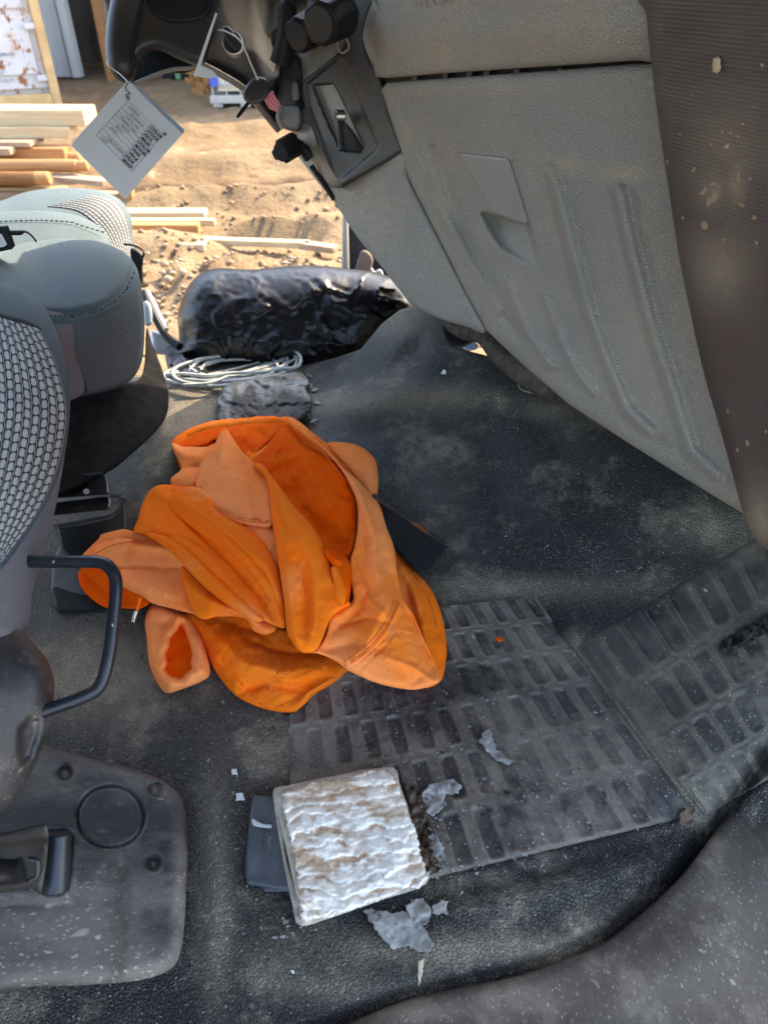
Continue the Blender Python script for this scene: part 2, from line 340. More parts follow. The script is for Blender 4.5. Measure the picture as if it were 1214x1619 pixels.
m_steel = mat('painted_steel', (.012, .016, .022), (.025, .03, .036), rough=.32, var=12, metal=.2, dust=.1, dcol=(.15, .13, .11), stains=[((.16, .06, .025), 14, .6, .68, 3.)], specks=[(80, .15, .1, 0)])
m_rail = mat('seat_rail_steel', (.012, .012, .014), (.03, .028, .028), rough=.3, var=14, metal=.5, dust=.2, dcol=(.1, .09, .08))
m_chrome = mat('bright_steel', (.6, .6, .6), rough=.25, metal=1)
m_bag = mat('black_film', (.003, .0032, .004), (.005, .005, .007), rough=.34, var=8, bump=[(50, .0012), (140, .0006)], spec=.32)
m_wire = mat('white_cable', (.42, .46, .46), (.30, .33, .33), rough=.4, var=30)
m_rag = mat('dirty_film', (.27, .28, .265), (.15, .15, .13), rough=.45, var=14, dust=.05, dcol=(.035, .03, .024), stains=[((.03, .027, .022), 22, .5, .62, 2.), ((.12, .1, .07), 16, .56, .7, 8.)], bump=[(60, .004)])
m_or1 = mat('orange_jersey', (.98, .165, .004), (.98, .205, .012), rough=.95, var=6, spec=.15, bump=[(700, .0007), (60, .0015)], stains=[((.98, .33, .11), 5, .52, .74, 1.), ((.26, .13, .05), 22, .66, .76, 4.), ((.2, .1, .04), 260, .68, .72, 6.)])
m_or2 = mat('faded_jersey', (.98, .30, .09), (.98, .215, .02), rough=.95, var=5, spec=.15, bump=[(700, .0007), (60, .0015)], varsharp=(.42, .7), stains=[((.45, .26, .15), 18, .63, .75, 5.), ((.25, .15, .1), 260, .68, .72, 9.)])
m_or3 = mat('orange_fleece', (.99, .095, .0), (.99, .14, .001), rough=1, var=30, spec=.1, bump=[(420, .004), (90, .002)])
m_or4 = mat('soiled_jersey', (.98, .165, .004), (.97, .21, .015), rough=.95, var=7, spec=.15, bump=[(700, .0007), (60, .0012)], stains=[((.12, .07, .03), 230, .60, .65, 3.)])
m_foam = mat('white_insulation', (.90, .85, .74), (.80, .76, .68), rough=1, var=16, spec=.1, dust=.05, dcol=(.50, .33, .20), bump=[(130, .0014), (420, .0011)], stains=[((.62, .44, .22), 26, .58, .74, 2.), ((.10, .08, .06), 120, .70, .74, 6.), ((.55, .33, .25), 9, .60, .75, 11.)])
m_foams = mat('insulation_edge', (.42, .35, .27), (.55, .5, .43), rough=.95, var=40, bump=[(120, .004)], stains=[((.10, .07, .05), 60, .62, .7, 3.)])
m_film = mat('torn_film', (.42, .41, .38), (.22, .215, .2), rough=.8, spec=.2, var=40, bump=[(90, .001)], stains=[((.06, .055, .05), 30, .56, .66, 3.)])
m_blue = mat('grey_rubber_flap', (.05, .058, .07), (.085, .095, .105), rough=.6, var=16, dust=.35, dcol=(.17, .17, .17), bump=[(500, .0006)])
m_paper = mat('white_paper', (.62, .65, .66), (.58, .62, .64), rough=.5, var=5)
m_ink = mat('printed_ink', (.02, .02, .04), rough=.7); m_ink2 = mat('grey_ink', (.16, .17, .2), rough=.7)
m_pink = mat('pink_plastic', (.75, .16, .22), (.6, .2, .2), rough=.3)
m_key = mat('key_plastic', (.02, .021, .022), (.035, .035, .035), rough=.45, dust=.2, dcol=(.12, .11, .1))
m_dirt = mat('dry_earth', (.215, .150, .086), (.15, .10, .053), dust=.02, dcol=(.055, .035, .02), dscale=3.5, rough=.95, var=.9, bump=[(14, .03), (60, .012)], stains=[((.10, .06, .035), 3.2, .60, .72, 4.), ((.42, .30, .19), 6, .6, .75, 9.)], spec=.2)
m_clod = mat('earth_clod', (.30, .20, .12), (.14, .085, .05), rough=.95, var=9, bump=[(60, .01)])
m_stone = mat('pale_stone', (.5, .42, .3), (.4, .32, .2), rough=.8)
m_wood = mat('fresh_lumber', (.50, .38, .225), (.42, .29, .155), rough=.75, var=8, aniso=(.3, 8, 8), bump=[(90, .002)])
m_wood2 = mat('orange_lumber', (.40, .19, .065), (.30, .135, .045), rough=.75, var=6, aniso=(.4, 8, 8), bump=[(60, .003)])
m_wood3 = mat('weathered_lumber', (.36, .25, .17), (.26, .17, .11), rough=.85, var=6, aniso=(.4, 8, 8), bump=[(60, .003)])
m_cont = mat('container_paint', (.60, .56, .54), (.52, .47, .46), rough=.6, var=1.5, stains=[((.45, .30, .2), 2.5, .54, .7, 8.), ((.28, .09, .02), 6.5, .56, .62, 2.)])
m_postlit = mat('post_sunlit_paint', (.62, .40, .18), (.5, .3, .13), rough=.6, var=3)  # warm sunlight on post and bottom rail put into the colour
m_siding = mat('white_siding', (.55, .57, .56), (.48, .5, .5), rough=.5, var=1)
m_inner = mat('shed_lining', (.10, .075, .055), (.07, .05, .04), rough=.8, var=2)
m_ibc = mat('tank_plastic', (.72, .66, .48), (.62, .55, .38), rough=.4, var=3)
m_bluep = mat('blue_plate', (.06, .1, .45), rough=.5)
m_galv = mat('galvanised', (.5, .5, .48), rough=.4, metal=.6)
m_alu = mat('sill_aluminium', (.35, .40, .46), (.45, .5, .55), rough=.35, metal=.5)
m_pale = mat('pale_blue_plastic', (.33, .42, .52), rough=.4)
m_leaf = mat('dead_leaf', (.07, .045, .03), (.13, .08, .05), rough=.7, var=60)
m_gum = mat('black_tar', (.008, .008, .008), (.02, .02, .02), rough=.25, var=40, bump=[(120, .006)])
m_handle = mat('handle_plastic', (.21, .22, .215), (.25, .255, .24), rough=.4, var=4, dust=.1, dcol=(.35, .3, .22))
m_pebble = mat('pebble', (.30, .23, .155), (.22, .16, .10), rough=.9, var=5)
# ---------------- cab floor ----------------
FZ = rbf([(-250, 1700, .01), (600, 1750, -.03), (1500, 1750, -.04), (250, 1580, .0), (480, 1600, .004), (700, 1540, .012), (950, 1460, .0), (1080, 1340, -.006), (560, 1350, 0), (800, 1250, 0), (1000, 1270, 0), (1100, 1300, -.004),
  (700, 1000, 0), (600, 1150, 0), (400, 1200, .002), (150, 1100, .012), (200, 1000, .01), (880, 985, .0), (950, 1090, 0), (780, 935, .008), (300, 1300, .004), (0, 1000, .0), (60, 850, .0), (160, 860, .01),
  (920, 1000, .03), (1000, 1110, .03), (1100, 1260, .03), (1214, 1150, .085), (1214, 1000, .15), (1050, 1000, .085), (1214, 880, .2), (1350, 1000, .2), (1400, 800, .35),
  (1000, 930, .08), (1130, 850, .17), (850, 850, .10), (750, 820, .075), (980, 820, .17), (900, 760, .17), (1060, 790, .21), (850, 650, .20), (950, 690, .235), (700, 700, .12), (600, 700, .105),
  (520, 640, .10), (560, 600, .13), (610, 540, .2), (650, 500, .24), (700, 520, .25), (760, 560, .25), (800, 600, .235), (480, 580, .05), (350, 600, .04), (270, 600, .03), (300, 680, .04), (250, 750, .03), (150, 700, .01), (0, 700, 0), (-200, 800, 0), (450, 750, .06), (650, 850, .04), (1000, 640, .27), (1200, 700, .28)])
def wr(px, py, line, w, a):
    d, t = segdist(px, py, line); return a*np.exp(-(d/w)**2)*np.sin(np.pi*(.08+.84*t))
def floor_z(px, py):
    z = FZ(px, py)
    z = z+wr(px, py, [(480, 650), (560, 640), (680, 610), (800, 640)], 16, .010)-wr(px, py, [(520, 690), (650, 660), (780, 690)], 22, .010)
    z = z+wr(px, py, [(690, 670), (690, 760), (720, 850)], 26, .008)-wr(px, py, [(770, 700), (790, 800), (830, 880)], 32, .012)+wr(px, py, [(850, 720), (880, 830), (960, 900)], 30, .010)
    z = z-wr(px, py, [(960, 780), (1000, 860), (1040, 900)], 26, .008)+wr(px, py, [(660, 520), (700, 560), (640, 600)], 20, .008)-wr(px, py, [(600, 590), (650, 560), (690, 520)], 16, .012)
    z = z-wr(px, py, [(760, 930), (830, 945), (905, 1012), (980, 1130), (1120, 1310)], 9, .010)
    z = z-wr(px, py, [(310, 1330), (320, 1450), (300, 1540)], 14, .006)+wr(px, py, [(340, 1300), (350, 1400), (340, 1500)], 18, .006)
    z = z+wr(px, py, [(690, 1445), (880, 1405), (1040, 1350)], 26, .010)-wr(px, py, [(660, 1420), (880, 1372), (1090, 1310)], 9, .006)
    z = z+wr(px, py, [(90, 975), (240, 965), (350, 985)], 12, .008)
    z = z+.0012*fbm(A(px)/40, A(py)/40, 3)
    return z
SILL = [(1330, 1040), (1214, 1190), (1160, 1262), (1110, 1330), (1060, 1392), (960, 1478), (880, 1515), (800, 1540), (700, 1560), (620, 1582), (480, 1640), (300, 1720)]
def floor_d(px, py):
    z = floor_z(px, py); d, _ = segdist(px, py, SILL); z = z-.028*np.exp(-(d/13)**2)
    return DZ(px, py, z.clip(None, .6))
def gauss(px, py, lst):
    s = np.zeros(A(px).shape)
    for (x, y, w, h, a) in lst: s = s+a*np.exp(-((A(px)-x)/w)**2-((A(py)-y)/h)**2)
    return s
def fdust(px, py):
    d, _ = segdist(px, py, [(905, 1010), (1000, 1140), (1110, 1300)])
    g = gauss(px, py, [(630, 500, 50, 30, .9), (520, 640, 130, 22, .75), (700, 625, 130, 20, .55), (860, 650, 60, 20, .6), (1150, 840, 90, 40, .75), (1000, 930, 130, 22, .35), (770, 930, 110, 22, .8), (340, 1400, 25, 150, 1.), (250, 1050, 160, 60, .6), (120, 1080, 90, 70, .7), (440, 1180, 80, 70, .45), (560, 1500, 200, 30, .4), (800, 1500, 160, 22, .7), (950, 1440, 60, 30, .2), (330, 650, 60, 60, .8), (720, 760, 90, 90, .18), (880, 700, 60, 70, .28), (200, 900, 80, 60, .7), (520, 1560, 90, 25, .7), (300, 700, 60, 50, .5), (90, 830, 40, 80, .7)])
    return (g+.9*np.exp(-(d/14)**2)-gauss(px, py, [(820, 720, 60, 120, .4), (920, 790, 120, 80, .4), (640, 1000, 160, 30, 0)])).clip(-.2, 1)
FO = [(-350, 640), (60, 610), (262, 592), (300, 560), (400, 560), (480, 578), (530, 566), (570, 552), (603, 512), (632, 490), (655, 483), (690, 496), (708, 512), (725, 548), (745, 556), (800, 570), (850, 560), (1000, 600), (1300, 700), (1500, 900), (1520, 1800), (-350, 1800)]
PADQ = [[(445, 985), (845, 938), (1108, 1292), (462, 1448)], [(903, 1020), (1265, 800), (1400, 1130), (1112, 1296)]]
def floor_under(px, py):
    s_ = 0
    for q_ in PADQ: s_ = s_+.010*sm(2, 14, sdf(px, py, q_))
    return floor_d(px, py)+s_
sheet('floor_mat', FO, floor_under, m_mat, step=8, r=.012, thick=.03, cap=False, sharp=True, dust=fdust, kind='structure')
# raised coarse heel area on the left
def homog(q):
    src = [(0, 0), (1, 0), (1, 1), (0, 1)]; M_ = []; b_ = []
    for (u, v), (x, y) in zip(src, q):
        M_.append([u, v, 1, 0, 0, 0, -u*x, -v*x]); b_.append(x); M_.append([0, 0, 0, u, v, 1, -u*y, -v*y]); b_.append(y)
    h = np.linalg.solve(A(M_), A(b_)); H = np.append(h, 1).reshape(3, 3)
    def f(u, v): w = H[2, 0]*u+H[2, 1]*v+1; return (H[0, 0]*u+H[0, 1]*v+H[0, 2])/w, (H[1, 0]*u+H[1, 1]*v+H[1, 2])/w
    return f
def tread(name, quad, nc, nr, mat_, pw, ph, lift, seed, skip=0, clip=None, deep=.006, rima=.0022, **kw):
    f = homog(quad); NU, NV = nc*20, nr*28
    U, V_ = np.meshgrid(np.linspace(0, 1, NU+1), np.linspace(0, 1, NV+1)); X, Y = f(U, V_)
    cu = U*nc; cv = V_*nr; row = np.floor(cv); cu2 = cu+.5*(row % 2); fx = np.abs(cu2 % 1-.5); fy = np.abs(cv % 1-.5)
    idc = vnoise(np.floor(cu2)*7.3+.5, row*5.1+.5, seed)
    q_ = ((fx/pw)**5+(fy/ph)**9)**(1/7.); dep = (1-sm(.84, 1.02, q_))*np.where(idc < skip, .3, .75+.25*vnoise(U*40, V_*40, seed+2))
    rim = np.exp(-((q_-1.12)/.07)**2)*(.25+1.1*vnoise(cu*1.7, cv*1.3, seed+6)); dep = dep*(.7+.3*vnoise(U*9, V_*7, seed+4))
    dome = (1-sm(0, pw, fx)*.4)
    wear = .35+.65*sm(.3, .62, vnoise(U*5+3, V_*4, seed+9)); h = lift-deep*wear*dep+rima*rim*wear+.0009*fbm(U*30, V_*30, seed)
    em = np.minimum(np.minimum(U, 1-U)*nc, np.minimum(V_, 1-V_)*nr*1.4); h = h*sm(0, .22, em)-.006*(1-sm(0, .15, em))-.0
    D = floor_d(X, Y)-h/.8
    V = P(X.ravel(), Y.ravel(), D.ravel()); w = NU+1
    keep = np.ones((NV, NU), bool)
    if clip is not None: keep = ~inside(X[:-1, :-1], Y[:-1, :-1], clip)
    Fs = [(j*w+i, j*w+i+1, (j+1)*w+i+1, (j+1)*w+i) for j in range(NV) for i in range(NU) if keep[j, i]]
    X = X.ravel(); Y = Y.ravel()
    du = (fdust(X, Y)*.35+.6*(1-dep.ravel())*sm(.2, .75, vnoise(X/75, Y/60, 8)+.25*vnoise(X/9, Y/9, 3))-gauss(X, Y, [(480, 1150, 90, 90, .35)])*.6+.5*(rim*wear).ravel()*vnoise(X/25, Y/25, 18)).clip(0, 1)
    return link(name, V, Fs, mat_, attr={'dust': du}, cfix=False, **kw)
tread('tread_pad', [(445, 985), (845, 938), (1108, 1292), (462, 1448)], 13, 6, m_pad, .27, .40, .003, 5, skip=.22, kind='structure')
tread('toe_board_pad', [(903, 1020), (1265, 800), (1400, 1130), (1112, 1296)], 10, 4, m_pad2, .36, .41, .003, 11, skip=.15, deep=.0022, rima=.0018, kind='structure')
# door sill
def sill_d(px, py):
    z = .012+.0*A(px); d, _ = segdist(px, py, SILL); z = z+.016*sm(0, 120, d); return DZ(px, py, z)
sheet('door_sill', [(p[0]+5, p[1]+5) for p in SILL]+[(300, 1900), (1600, 1900), (1600, 900), (1420, 930)], sill_d, m_sill, step=9, r=.016, thick=.08, cap=False, sharp=False, kind='structure', dust=lambda x, y: gauss(x, y, [(1000, 1560, 260, 60, .45), (660, 1600, 90, 20, .8), (830, 1580, 60, 30, .6), (1150, 1420, 90, 120, .5)])+.12)
# cab shell: bulkhead behind the seats, engine wall under the dash, added sun blockers
cabin = lambda f, l, z: F_*f+L_*l+A((0, 0, z))
box('engine_bulkhead', cabin(1.62, .75, .25), (.06, 1.9, 1.5), m_black, rot=VR, kind='structure')
box('cab_underbody', cabin(.35, 1.02, -.36), (2.3, 1.5, .34), m_black, rot=VR, kind='structure')
box('rear_bulkhead', cabin(-.95, 1.1, .45), (.05, 2.0, 2.1), m_greys, rot=VR, bev=.01, kind='structure')
box('windscreen_sunblock', cabin(1.16, .95, 1.26), (.06, 2.0, .30), m_greys, rot=VR, bev=.01, kind='structure')  # unseen, added low across the windscreen to keep sun off the seats
box('dash_bulk_sunblock', cabin(1.30, .98, .72), (.64, 1.9, .60), m_dark, rot=VR, bev=.03, kind='structure')  # unseen mass added behind the dash to stop sun reaching sill and floor
box('cab_roof_sunblock', cabin(.12, .95, 1.40), (2.15, 2.0, .05), m_greys, rot=VR, bev=.01, kind='structure')  # unseen roof, carried far forward to block the sun
# ---------------- dashboard ----------------
dashp = plane3((1170, 812, 1.063), (640, 485, 1.697), (1025, 90, .905))
dash = thing('dashboard', 'dusty grey dashboard with ribbed glovebox panel and dark switch surround', 'dashboard', cabin(.9, .9, .35))
def ribf(px, py):
    R = [([(869, 268), (885, 320), (905, 400), (932, 497), (959, 572), (991, 648), (1028, 682)], 17, .020), ([(977, 300), (987, 350), (999, 400), (1029, 518), (1061, 615), (1091, 712), (1131, 749)], 18, .020),
         ([(862, 470), (880, 520), (905, 578), (937, 621)], 12, .013), ([(800, 440), (818, 490), (835, 529), (872, 578)], 12, .013), ([(686, 236), (708, 295), (735, 375), (775, 456), (815, 530)], 12, -.014), ([(655, 232), (690, 322), (755, 429), (790, 490)], 11, .012)]
    h = np.zeros(A(px).shape)
    for l_, w_, a_ in R:
        d, t = segdist(px, py, l_); h = h+a_*(.5+.5*np.cos(np.pi*(d/w_).clip(0, 1)))
    return h
def lid_relief(px, py):
    h = ribf(px, py)+.014*np.exp(-((A(py)-(185-(A(px)-700)*.04))/45)**2)*0
    # finger recess under the handle
    rc = [(758, 335), (835, 352), (857, 424), (838, 420), (792, 392), (778, 372)]
    e = sdf(px, py, rc); t_ = ((A(py)-335)/88).clip(0, 1); h = h-(.055*(1-t_)+.002)*sm(-2, 5, e)
    h = h+.0015*fbm(A(px)/60, A(py)/60, 4)
    return h
LID = [(602, 142), (612, 131), (640, 128), (700, 124), (850, 113), (1000, 101), (1060, 98), (1085, 200), (1120, 430), (1180, 640), (1250, 860), (1172, 811), (1100, 767), (1000, 705), (900, 640), (830, 580), (768, 522), (735, 462), (690, 372), (645, 285), (632, 240), (615, 185)]
dark = lambda x, y: x*0
def liddust(px, py):
    d = gauss(px, py, [(760, 140, 160, 12, .6), (890, 262, 30, 12, 1.1), (985, 276, 40, 12, 1.), (1150, 800, 60, 40, .4), (800, 600, 90, 40, .2), (1000, 560, 80, 200, .2)])
    return d-gauss(px, py, [(900, 320, 14, 60, 0)])
lid = sheet('glovebox_lid', lin(LID, 40).tolist(), dashp, m_lid, dash, step=4.6, r=.016, thick=.05, relief=lid_relief, dust=liddust, sharp=True)
sheet('lid_handle', [(724, 241), (802, 250), (806, 256), (834, 350), (829, 355), (781, 338), (776, 333)], lambda x, y: dashp(x, y)-.007, m_handle, lid, step=4, r=.004, thick=.012, sharp=True)
upp = lambda x, y: dashp(x, y)-.012-.020*sm(124, 40, A(y))+.03*sm(615, 575, A(x))
top = sheet('airbag_panel', [(602, 123), (590, 108), (578, 82), (574, 55), (582, 20), (598, -20), (610, -70), (1100, -70), (1080, 92), (1000, 96), (850, 106), (700, 116)], upp, m_grey, dash, step=6, r=.012, thick=.04, relief=lambda x, y: .002*fbm(A(x)/50, A(y)/50, 7), dust=lambda x, y: gauss(x, y, [(690, 90, 120, 30, .5), (900, 70, 120, 30, .3)]))
sheet('panel_gap', [(596, 116), (1080, 78), (1090, 116), (604, 150)], lambda x, y: dashp(x, y)+.028, m_black, dash, step=14, r=.001, thick=.02, sharp=True)
for x in (652, 700, 738, 765, 812, 880): sheet('hinge_clip', [(x, 108), (x+9, 107), (x+7, 135), (x-2, 136)], lambda x_, y_: dashp(x_, y_)+.012, m_dark, dash, step=8, r=.001, thick=.012, sharp=True)
# left-turned facet of the lower console
con = plane3((632, 245, float(dashp(632, 245))), (766, 520, float(dashp(766, 520))), (540, 330, 1.66))
sheet('console_side', [(455, 225), (500, 232), (532, 284), (546, 291), (634, 240), (646, 284), (690, 371), (735, 461), (767, 524), (735, 516), (700, 506), (655, 485), (634, 462), (600, 418), (575, 388), (556, 362), (538, 334), (526, 316), (500, 285), (475, 252)], con, m_grey, dash, step=5, r=.012, thick=.05, sharp=False, relief=lambda x, y: .012*sm(0, 14, segdist(x, y, [(546, 291), (575, 330), (640, 440), (690, 500)])[0])*0+.002*fbm(A(x)/50, A(y)/50, 3))
# centre stack, bezel, pocket
stk = plane3((545, 290, 1.60), (560, 0, 1.43), (470, 140, 1.60))
sheet('centre_stack', [(610, -70), (612, 60), (640, 238), (546, 292), (520, 292), (498, 262), (468, 222), (452, 190), (440, 160), (443, 125), (455, 95), (470, 55), (486, 10), (497, -70)], lambda x, y: stk(x, y)+.012, m_greys, dash, step=6, r=.02, thick=.08)
BZ = [(478, 133), (505, 108), (534, 84), (545, 66), (549, 30), (556, -10), (562, -70), (612, -70), (600, -20), (585, 22), (577, 52), (582, 88), (603, 128), (618, 185), (637, 236), (634, 242), (546, 293), (540, 292), (520, 262), (500, 210), (484, 168)]
POC = [(494, 134), (528, 132), (536, 146), (577, 232), (572, 241), (547, 240), (537, 234), (517, 192)]
INR = [(484, 134), (534, 92), (543, 100), (597, 230), (592, 238), (536, 286), (530, 283), (488, 166)]
def bz_relief(px, py):
    h = -.05*sm(0, 5, sdf(px, py, POC)); e = sdf(px, py, INR); h = h-.008*sm(-1, 3, e)*1.0-.003*np.exp(-(e/2.)**2)
    return h
bez = sheet('switch_bezel', BZ, lambda x, y: stk(x, y)-.012, m_dark, dash, step=3, r=.006, thick=.05, relief=bz_relief)
ptube('latch_bar', [(537, 190, 1.535), (538, 215, 1.54), (540, 238, 1.545)], .007, m_dark, bez); cyl('latch_tip', P(530, 184, 1.51), P(545, 184, 1.515), .0125, m_chrome, bez, sides=14, bev=.002)
sheet('lever_housing', [(536, 195), (548, 196), (576, 236), (570, 240), (546, 240)], lambda x, y: stk(x, y)+.008, m_black, bez, step=4, r=.003, thick=.03)
for (a, b, r_) in (((541, 22, 1.40), (505, 38, 1.34), .040), ((498, 42, 1.50), (470, 57, 1.46), .035), ((468, 58, 1.60), (442, 68, 1.57), .031)):
    k = cyl('climate_knob', P(*a), P(*b), r_, m_black, dash, r1=r_*.93, sides=48, bev=.005, ribs=16, ribd=.0015)
    q = (P(*b)-P(*a)); q /= np.linalg.norm(q); V, Fc = box_mesh((0, 0, 0), (.006, r_*1.7, .006), None, .001)
    cyl('knob_pointer', P(*b), P(*b)+q*.002, r_*.72, m_dark, k, sides=32)
ptube('vent_ring', [(547, 60, 1.42), (552, 75, 1.43), (541, 84, 1.44), (533, 72, 1.44), (538, 60, 1.43)], .002, m_greys, dash)
sheet('cup_recess', [(446, 96), (470, 88), (478, 110), (476, 150), (481, 172), (450, 176), (441, 150), (441, 118)], lambda x, y: stk(x, y)-.006, m_black, dash, step=5, r=.012, thick=.03)
sheet('rocker_switch', [(461, 130), (471, 129), (474, 158), (463, 160)], lambda x, y: stk(x, y)-.02, m_dark, dash, step=4, r=.004, thick=.02)
clip = sheet('cup_holder_latch', [(444, 168), (474, 168), (475, 205), (450, 204), (443, 188)], lambda x, y: stk(x, y)-.03, m_dark, dash, step=4, r=.008, thick=.03)
ptube('latch_lip', [(446, 168, 1.52), (440, 186, 1.52), (447, 204, 1.53)], .005, m_greys, clip)
sheet('switch_blank', [(474, 196), (493, 200), (500, 232), (476, 222)], lambda x, y: stk(x, y)-.004, m_greys, dash, step=4, r=.003, thick=.02)
kb = ptube('hood_release_stem', [(490, 248, 1.66), (476, 232, 1.64), (462, 226, 1.62)], [.016, .012, .014], m_black, dash); cyl('release_knob', P(466, 228, 1.63), P(442, 242, 1.6), .026, m_black, kb, sides=24, ribs=6, ribd=.006, bev=.003)
ptube('trim_slot', [(492, 262, 1.66), (512, 290, 1.67), (528, 315, 1.67)], .006, m_black, dash)
# embossed lettering on the airbag panel
def text3d(name, s, origin, ux, uy, size, mat_, parent, extrude=.001, **kw):
    c = bpy.data.curves.new(name, 'FONT'); c.body = s; c.size = size; c.extrude = extrude; c.offset = kw.pop('offset', 0); c.align_x = kw.pop('align', 'LEFT'); c.resolution_u = 3
    o = bpy.data.objects.new(name, c); me = bpy.data.meshes.new_from_object(o); bpy.data.objects.remove(o)
    V = A([v.co[:] for v in me.vertices]); F = [tuple(p.vertices) for p in me.polygons]; bpy.data.meshes.remove(me)
    ux = A(ux)/np.linalg.norm(ux); uy = A(uy)-ux*A(uy).dot(ux); uy /= np.linalg.norm(uy); uz = np.cross(ux, uy)
    return link(name, origin+V[:, :1]*ux+V[:, 1:2]*uy+V[:, 2:]*uz, F, mat_, parent, smooth=False, **kw)
ub = lambda x, y: P(x, y, float(upp(x, y))-.001)
text3d('embossed_lettering', 'SRS AIRBAG', ub(594, 32), ub(700, 4)-ub(594, 32), ub(614, -40)-ub(594, 32), .068, m_grey, top, extrude=.0022)
for (x, y, w_) in ((603, 104, 18), (607, 98, 14), (612, 112, 9), (628, 92, 22), (722, 0, 17)): ptube('scratch', [(x, y, float(upp(x, y))-.0006), (x-w_*.1, y+w_*.6, float(upp(x-w_*.1, y+w_*.6))-.0006), (x+2, y+w_, float(upp(x+2, y+w_))-.0006)], [.0003, .0009, .0003], m_stone, top, sides=4)
# things under the dash
ptube('wiring_loom', [(700, 488, 1.70), (712, 512, 1.69), (735, 524, 1.66), (765, 530, 1.6), (790, 560, 1.55), (830, 590, 1.45), (880, 615, 1.38)], [.012, .016, .02, .022, .024, .026, .03], mat('loom_tape', (.03, .028, .022), (.08, .07, .05), rough=.8, var=50, bump=[(60, .01)]), dash)
sheet('bracket_plate', [(700, 506), (735, 508), (772, 524), (760, 535), (722, 552), (706, 540)], lambda x, y: 1.72+0*x, m_rail, dash, step=6, r=.004, thick=.01)
sheet('oval_hole', [(728, 545), (745, 538), (756, 546), (752, 553), (738, 554)], lambda x, y: floor_d(x, y)-.012, m_pale, dash, step=3, r=.004, thick=.01)  # pale blue sheet standing in for a white-blue oval hole
cv = sheet('heater_cover', [(822, 582), (828, 578), (850, 580), (915, 622), (905, 631), (870, 626), (826, 618), (818, 614)], lambda x, y: floor_d(x, y)-.045, m_black, dash, step=5, r=.006, thick=.06)
ptube('cover_rim', [(826, 580, float(floor_d(826, 580))-.055), (821, 613, float(floor_d(821, 613))-.055), (860, 624, float(floor_d(860, 624))-.055), (905, 630, float(floor_d(905, 630))-.055)], .0022, m_greys, cv)
# side trim at the door end of the dash
def trim_relief(px, py):
    s = A(py)-(A(px)-1020)*-.18; return .004*fbm(A(px)/120, A(py)/120, 3)
trimp = plane3((1030, 60, .83), (1190, 820, .93), (1300, 300, .70))
tr = sheet('door_end_trim', [(1019, -80), (1022, 30), (1029, 100), (1040, 190), (1055, 290), (1072, 400), (1090, 490), (1112, 590), (1138, 680), (1160, 760), (1174, 810), (1188, 845), (1206, 864), (1230, 880), (1400, 960), (1500, 500), (1500, -80)], trimp, m_brown, dash, step=6, r=.02, thick=.06, relief=trim_relief, dust=lambda x, y: gauss(x, y, [(1125, 305, 22, 26, .35), (1165, 295, 14, 30, .3), (1200, 830, 40, 60, .5), (1140, 420, 50, 60, .35), (1150, 230, 70, 70, .25)]))
sheet('grain_patch', [(1, 1), (2, 1), (2, 2)], lambda x, y: x*0+1, m_brown, tr, step=50, sharp=True) if False else None
sheet('mud_dab', [(1127, 92), (1135, 90), (1139, 100), (1136, 113), (1127, 115), (1125, 103)], lambda x, y: trimp(x, y)-.003, m_stone, tr, step=2.5, r=.002, thick=.003, jag=1.8)

rs = random.Random(2)
for (x, y, a_, b_, t_) in ((1112, 303, 9, 5, -.6), (1128, 312, 6, 15, .3), (1120, 320, 4, 9, .2), (1114, 356, 6, 7, 0), (1126, 292, 5, 4, 0), (1166, 280, 4, 11, .25), (1163, 300, 4, 5, 0), (1171, 324, 8, 4, .5), (1184, 282, 4, 4, 0), (1190, 345, 5, 5, 0), (1143, 378, 3, 4, 0), (1196, 384, 4, 4, 0), (1142, 208, 4, 3, 0), (1154, 211, 4, 3, 0), (1074, 213, 2.5, 2.5, 0), (1079, 344, 3, 4, 0), (1123, 228, 3, 3, 0), (1096, 268, 3, 5, .3), (1104, 570, 3, 5, 0), (1180, 700, 3, 5, 0), (1165, 711, 3, 4, 0), (1150, 650, 2.5, 4, 0)):
    q = [(x+a_*math.cos(t)*math.cos(t_)*rs.uniform(.6, 1.2)-b_*math.sin(t)*math.sin(t_), y+a_*math.cos(t)*math.sin(t_)+b_*math.sin(t)*math.cos(t_)*rs.uniform(.6, 1.2)) for t in np.linspace(0, 6.28, 9)[:-1]]
    sheet('mud_dab', q, lambda x, y: trimp(x, y)-trim_relief(x, y)-.0012, m_pebble, tr, step=2, r=.001, thick=.002, sharp=True, jag=.7)
sheet('pocket_shade', [(497, 138), (527, 136), (534, 148), (572, 232), (569, 238), (548, 237), (539, 230), (521, 192)], lambda x, y: stk(x, y)+.026, m_black, bez, step=6, r=.002, thick=.01, sharp=True)  # black sheet painting shade into the bottom of the pocket
# ---------------- seats ----------------
ps = thing('cab_seat', 'near passenger seat with pale woven squab, black recliner cover and tubular slide bar', 'seat', cabin(-.2, .75, .0))
psd = rbf([(50, 440, 1.36), (-200, 440, 1.15), (-200, 700, .85), (50, 700, 1.06), (100, 600, 1.22), (20, 560, 1.15), (95, 780, 1.10), (40, 990, .92), (-200, 1000, .75), (75, 870, 1.0)])
PS = [(-320, 430), (-150, 435), (-40, 440), (10, 448), (45, 462), (70, 484), (88, 520), (104, 570), (111, 620), (110, 670), (103, 720), (93, 780), (80, 840), (66, 890), (52, 945), (40, 992), (0, 1030), (-320, 1100)]
cush = puff('seat_cushion', PS, lambda x, y: psd(x, y)+.03, .09, m_seat, ps, step=7, w=90)
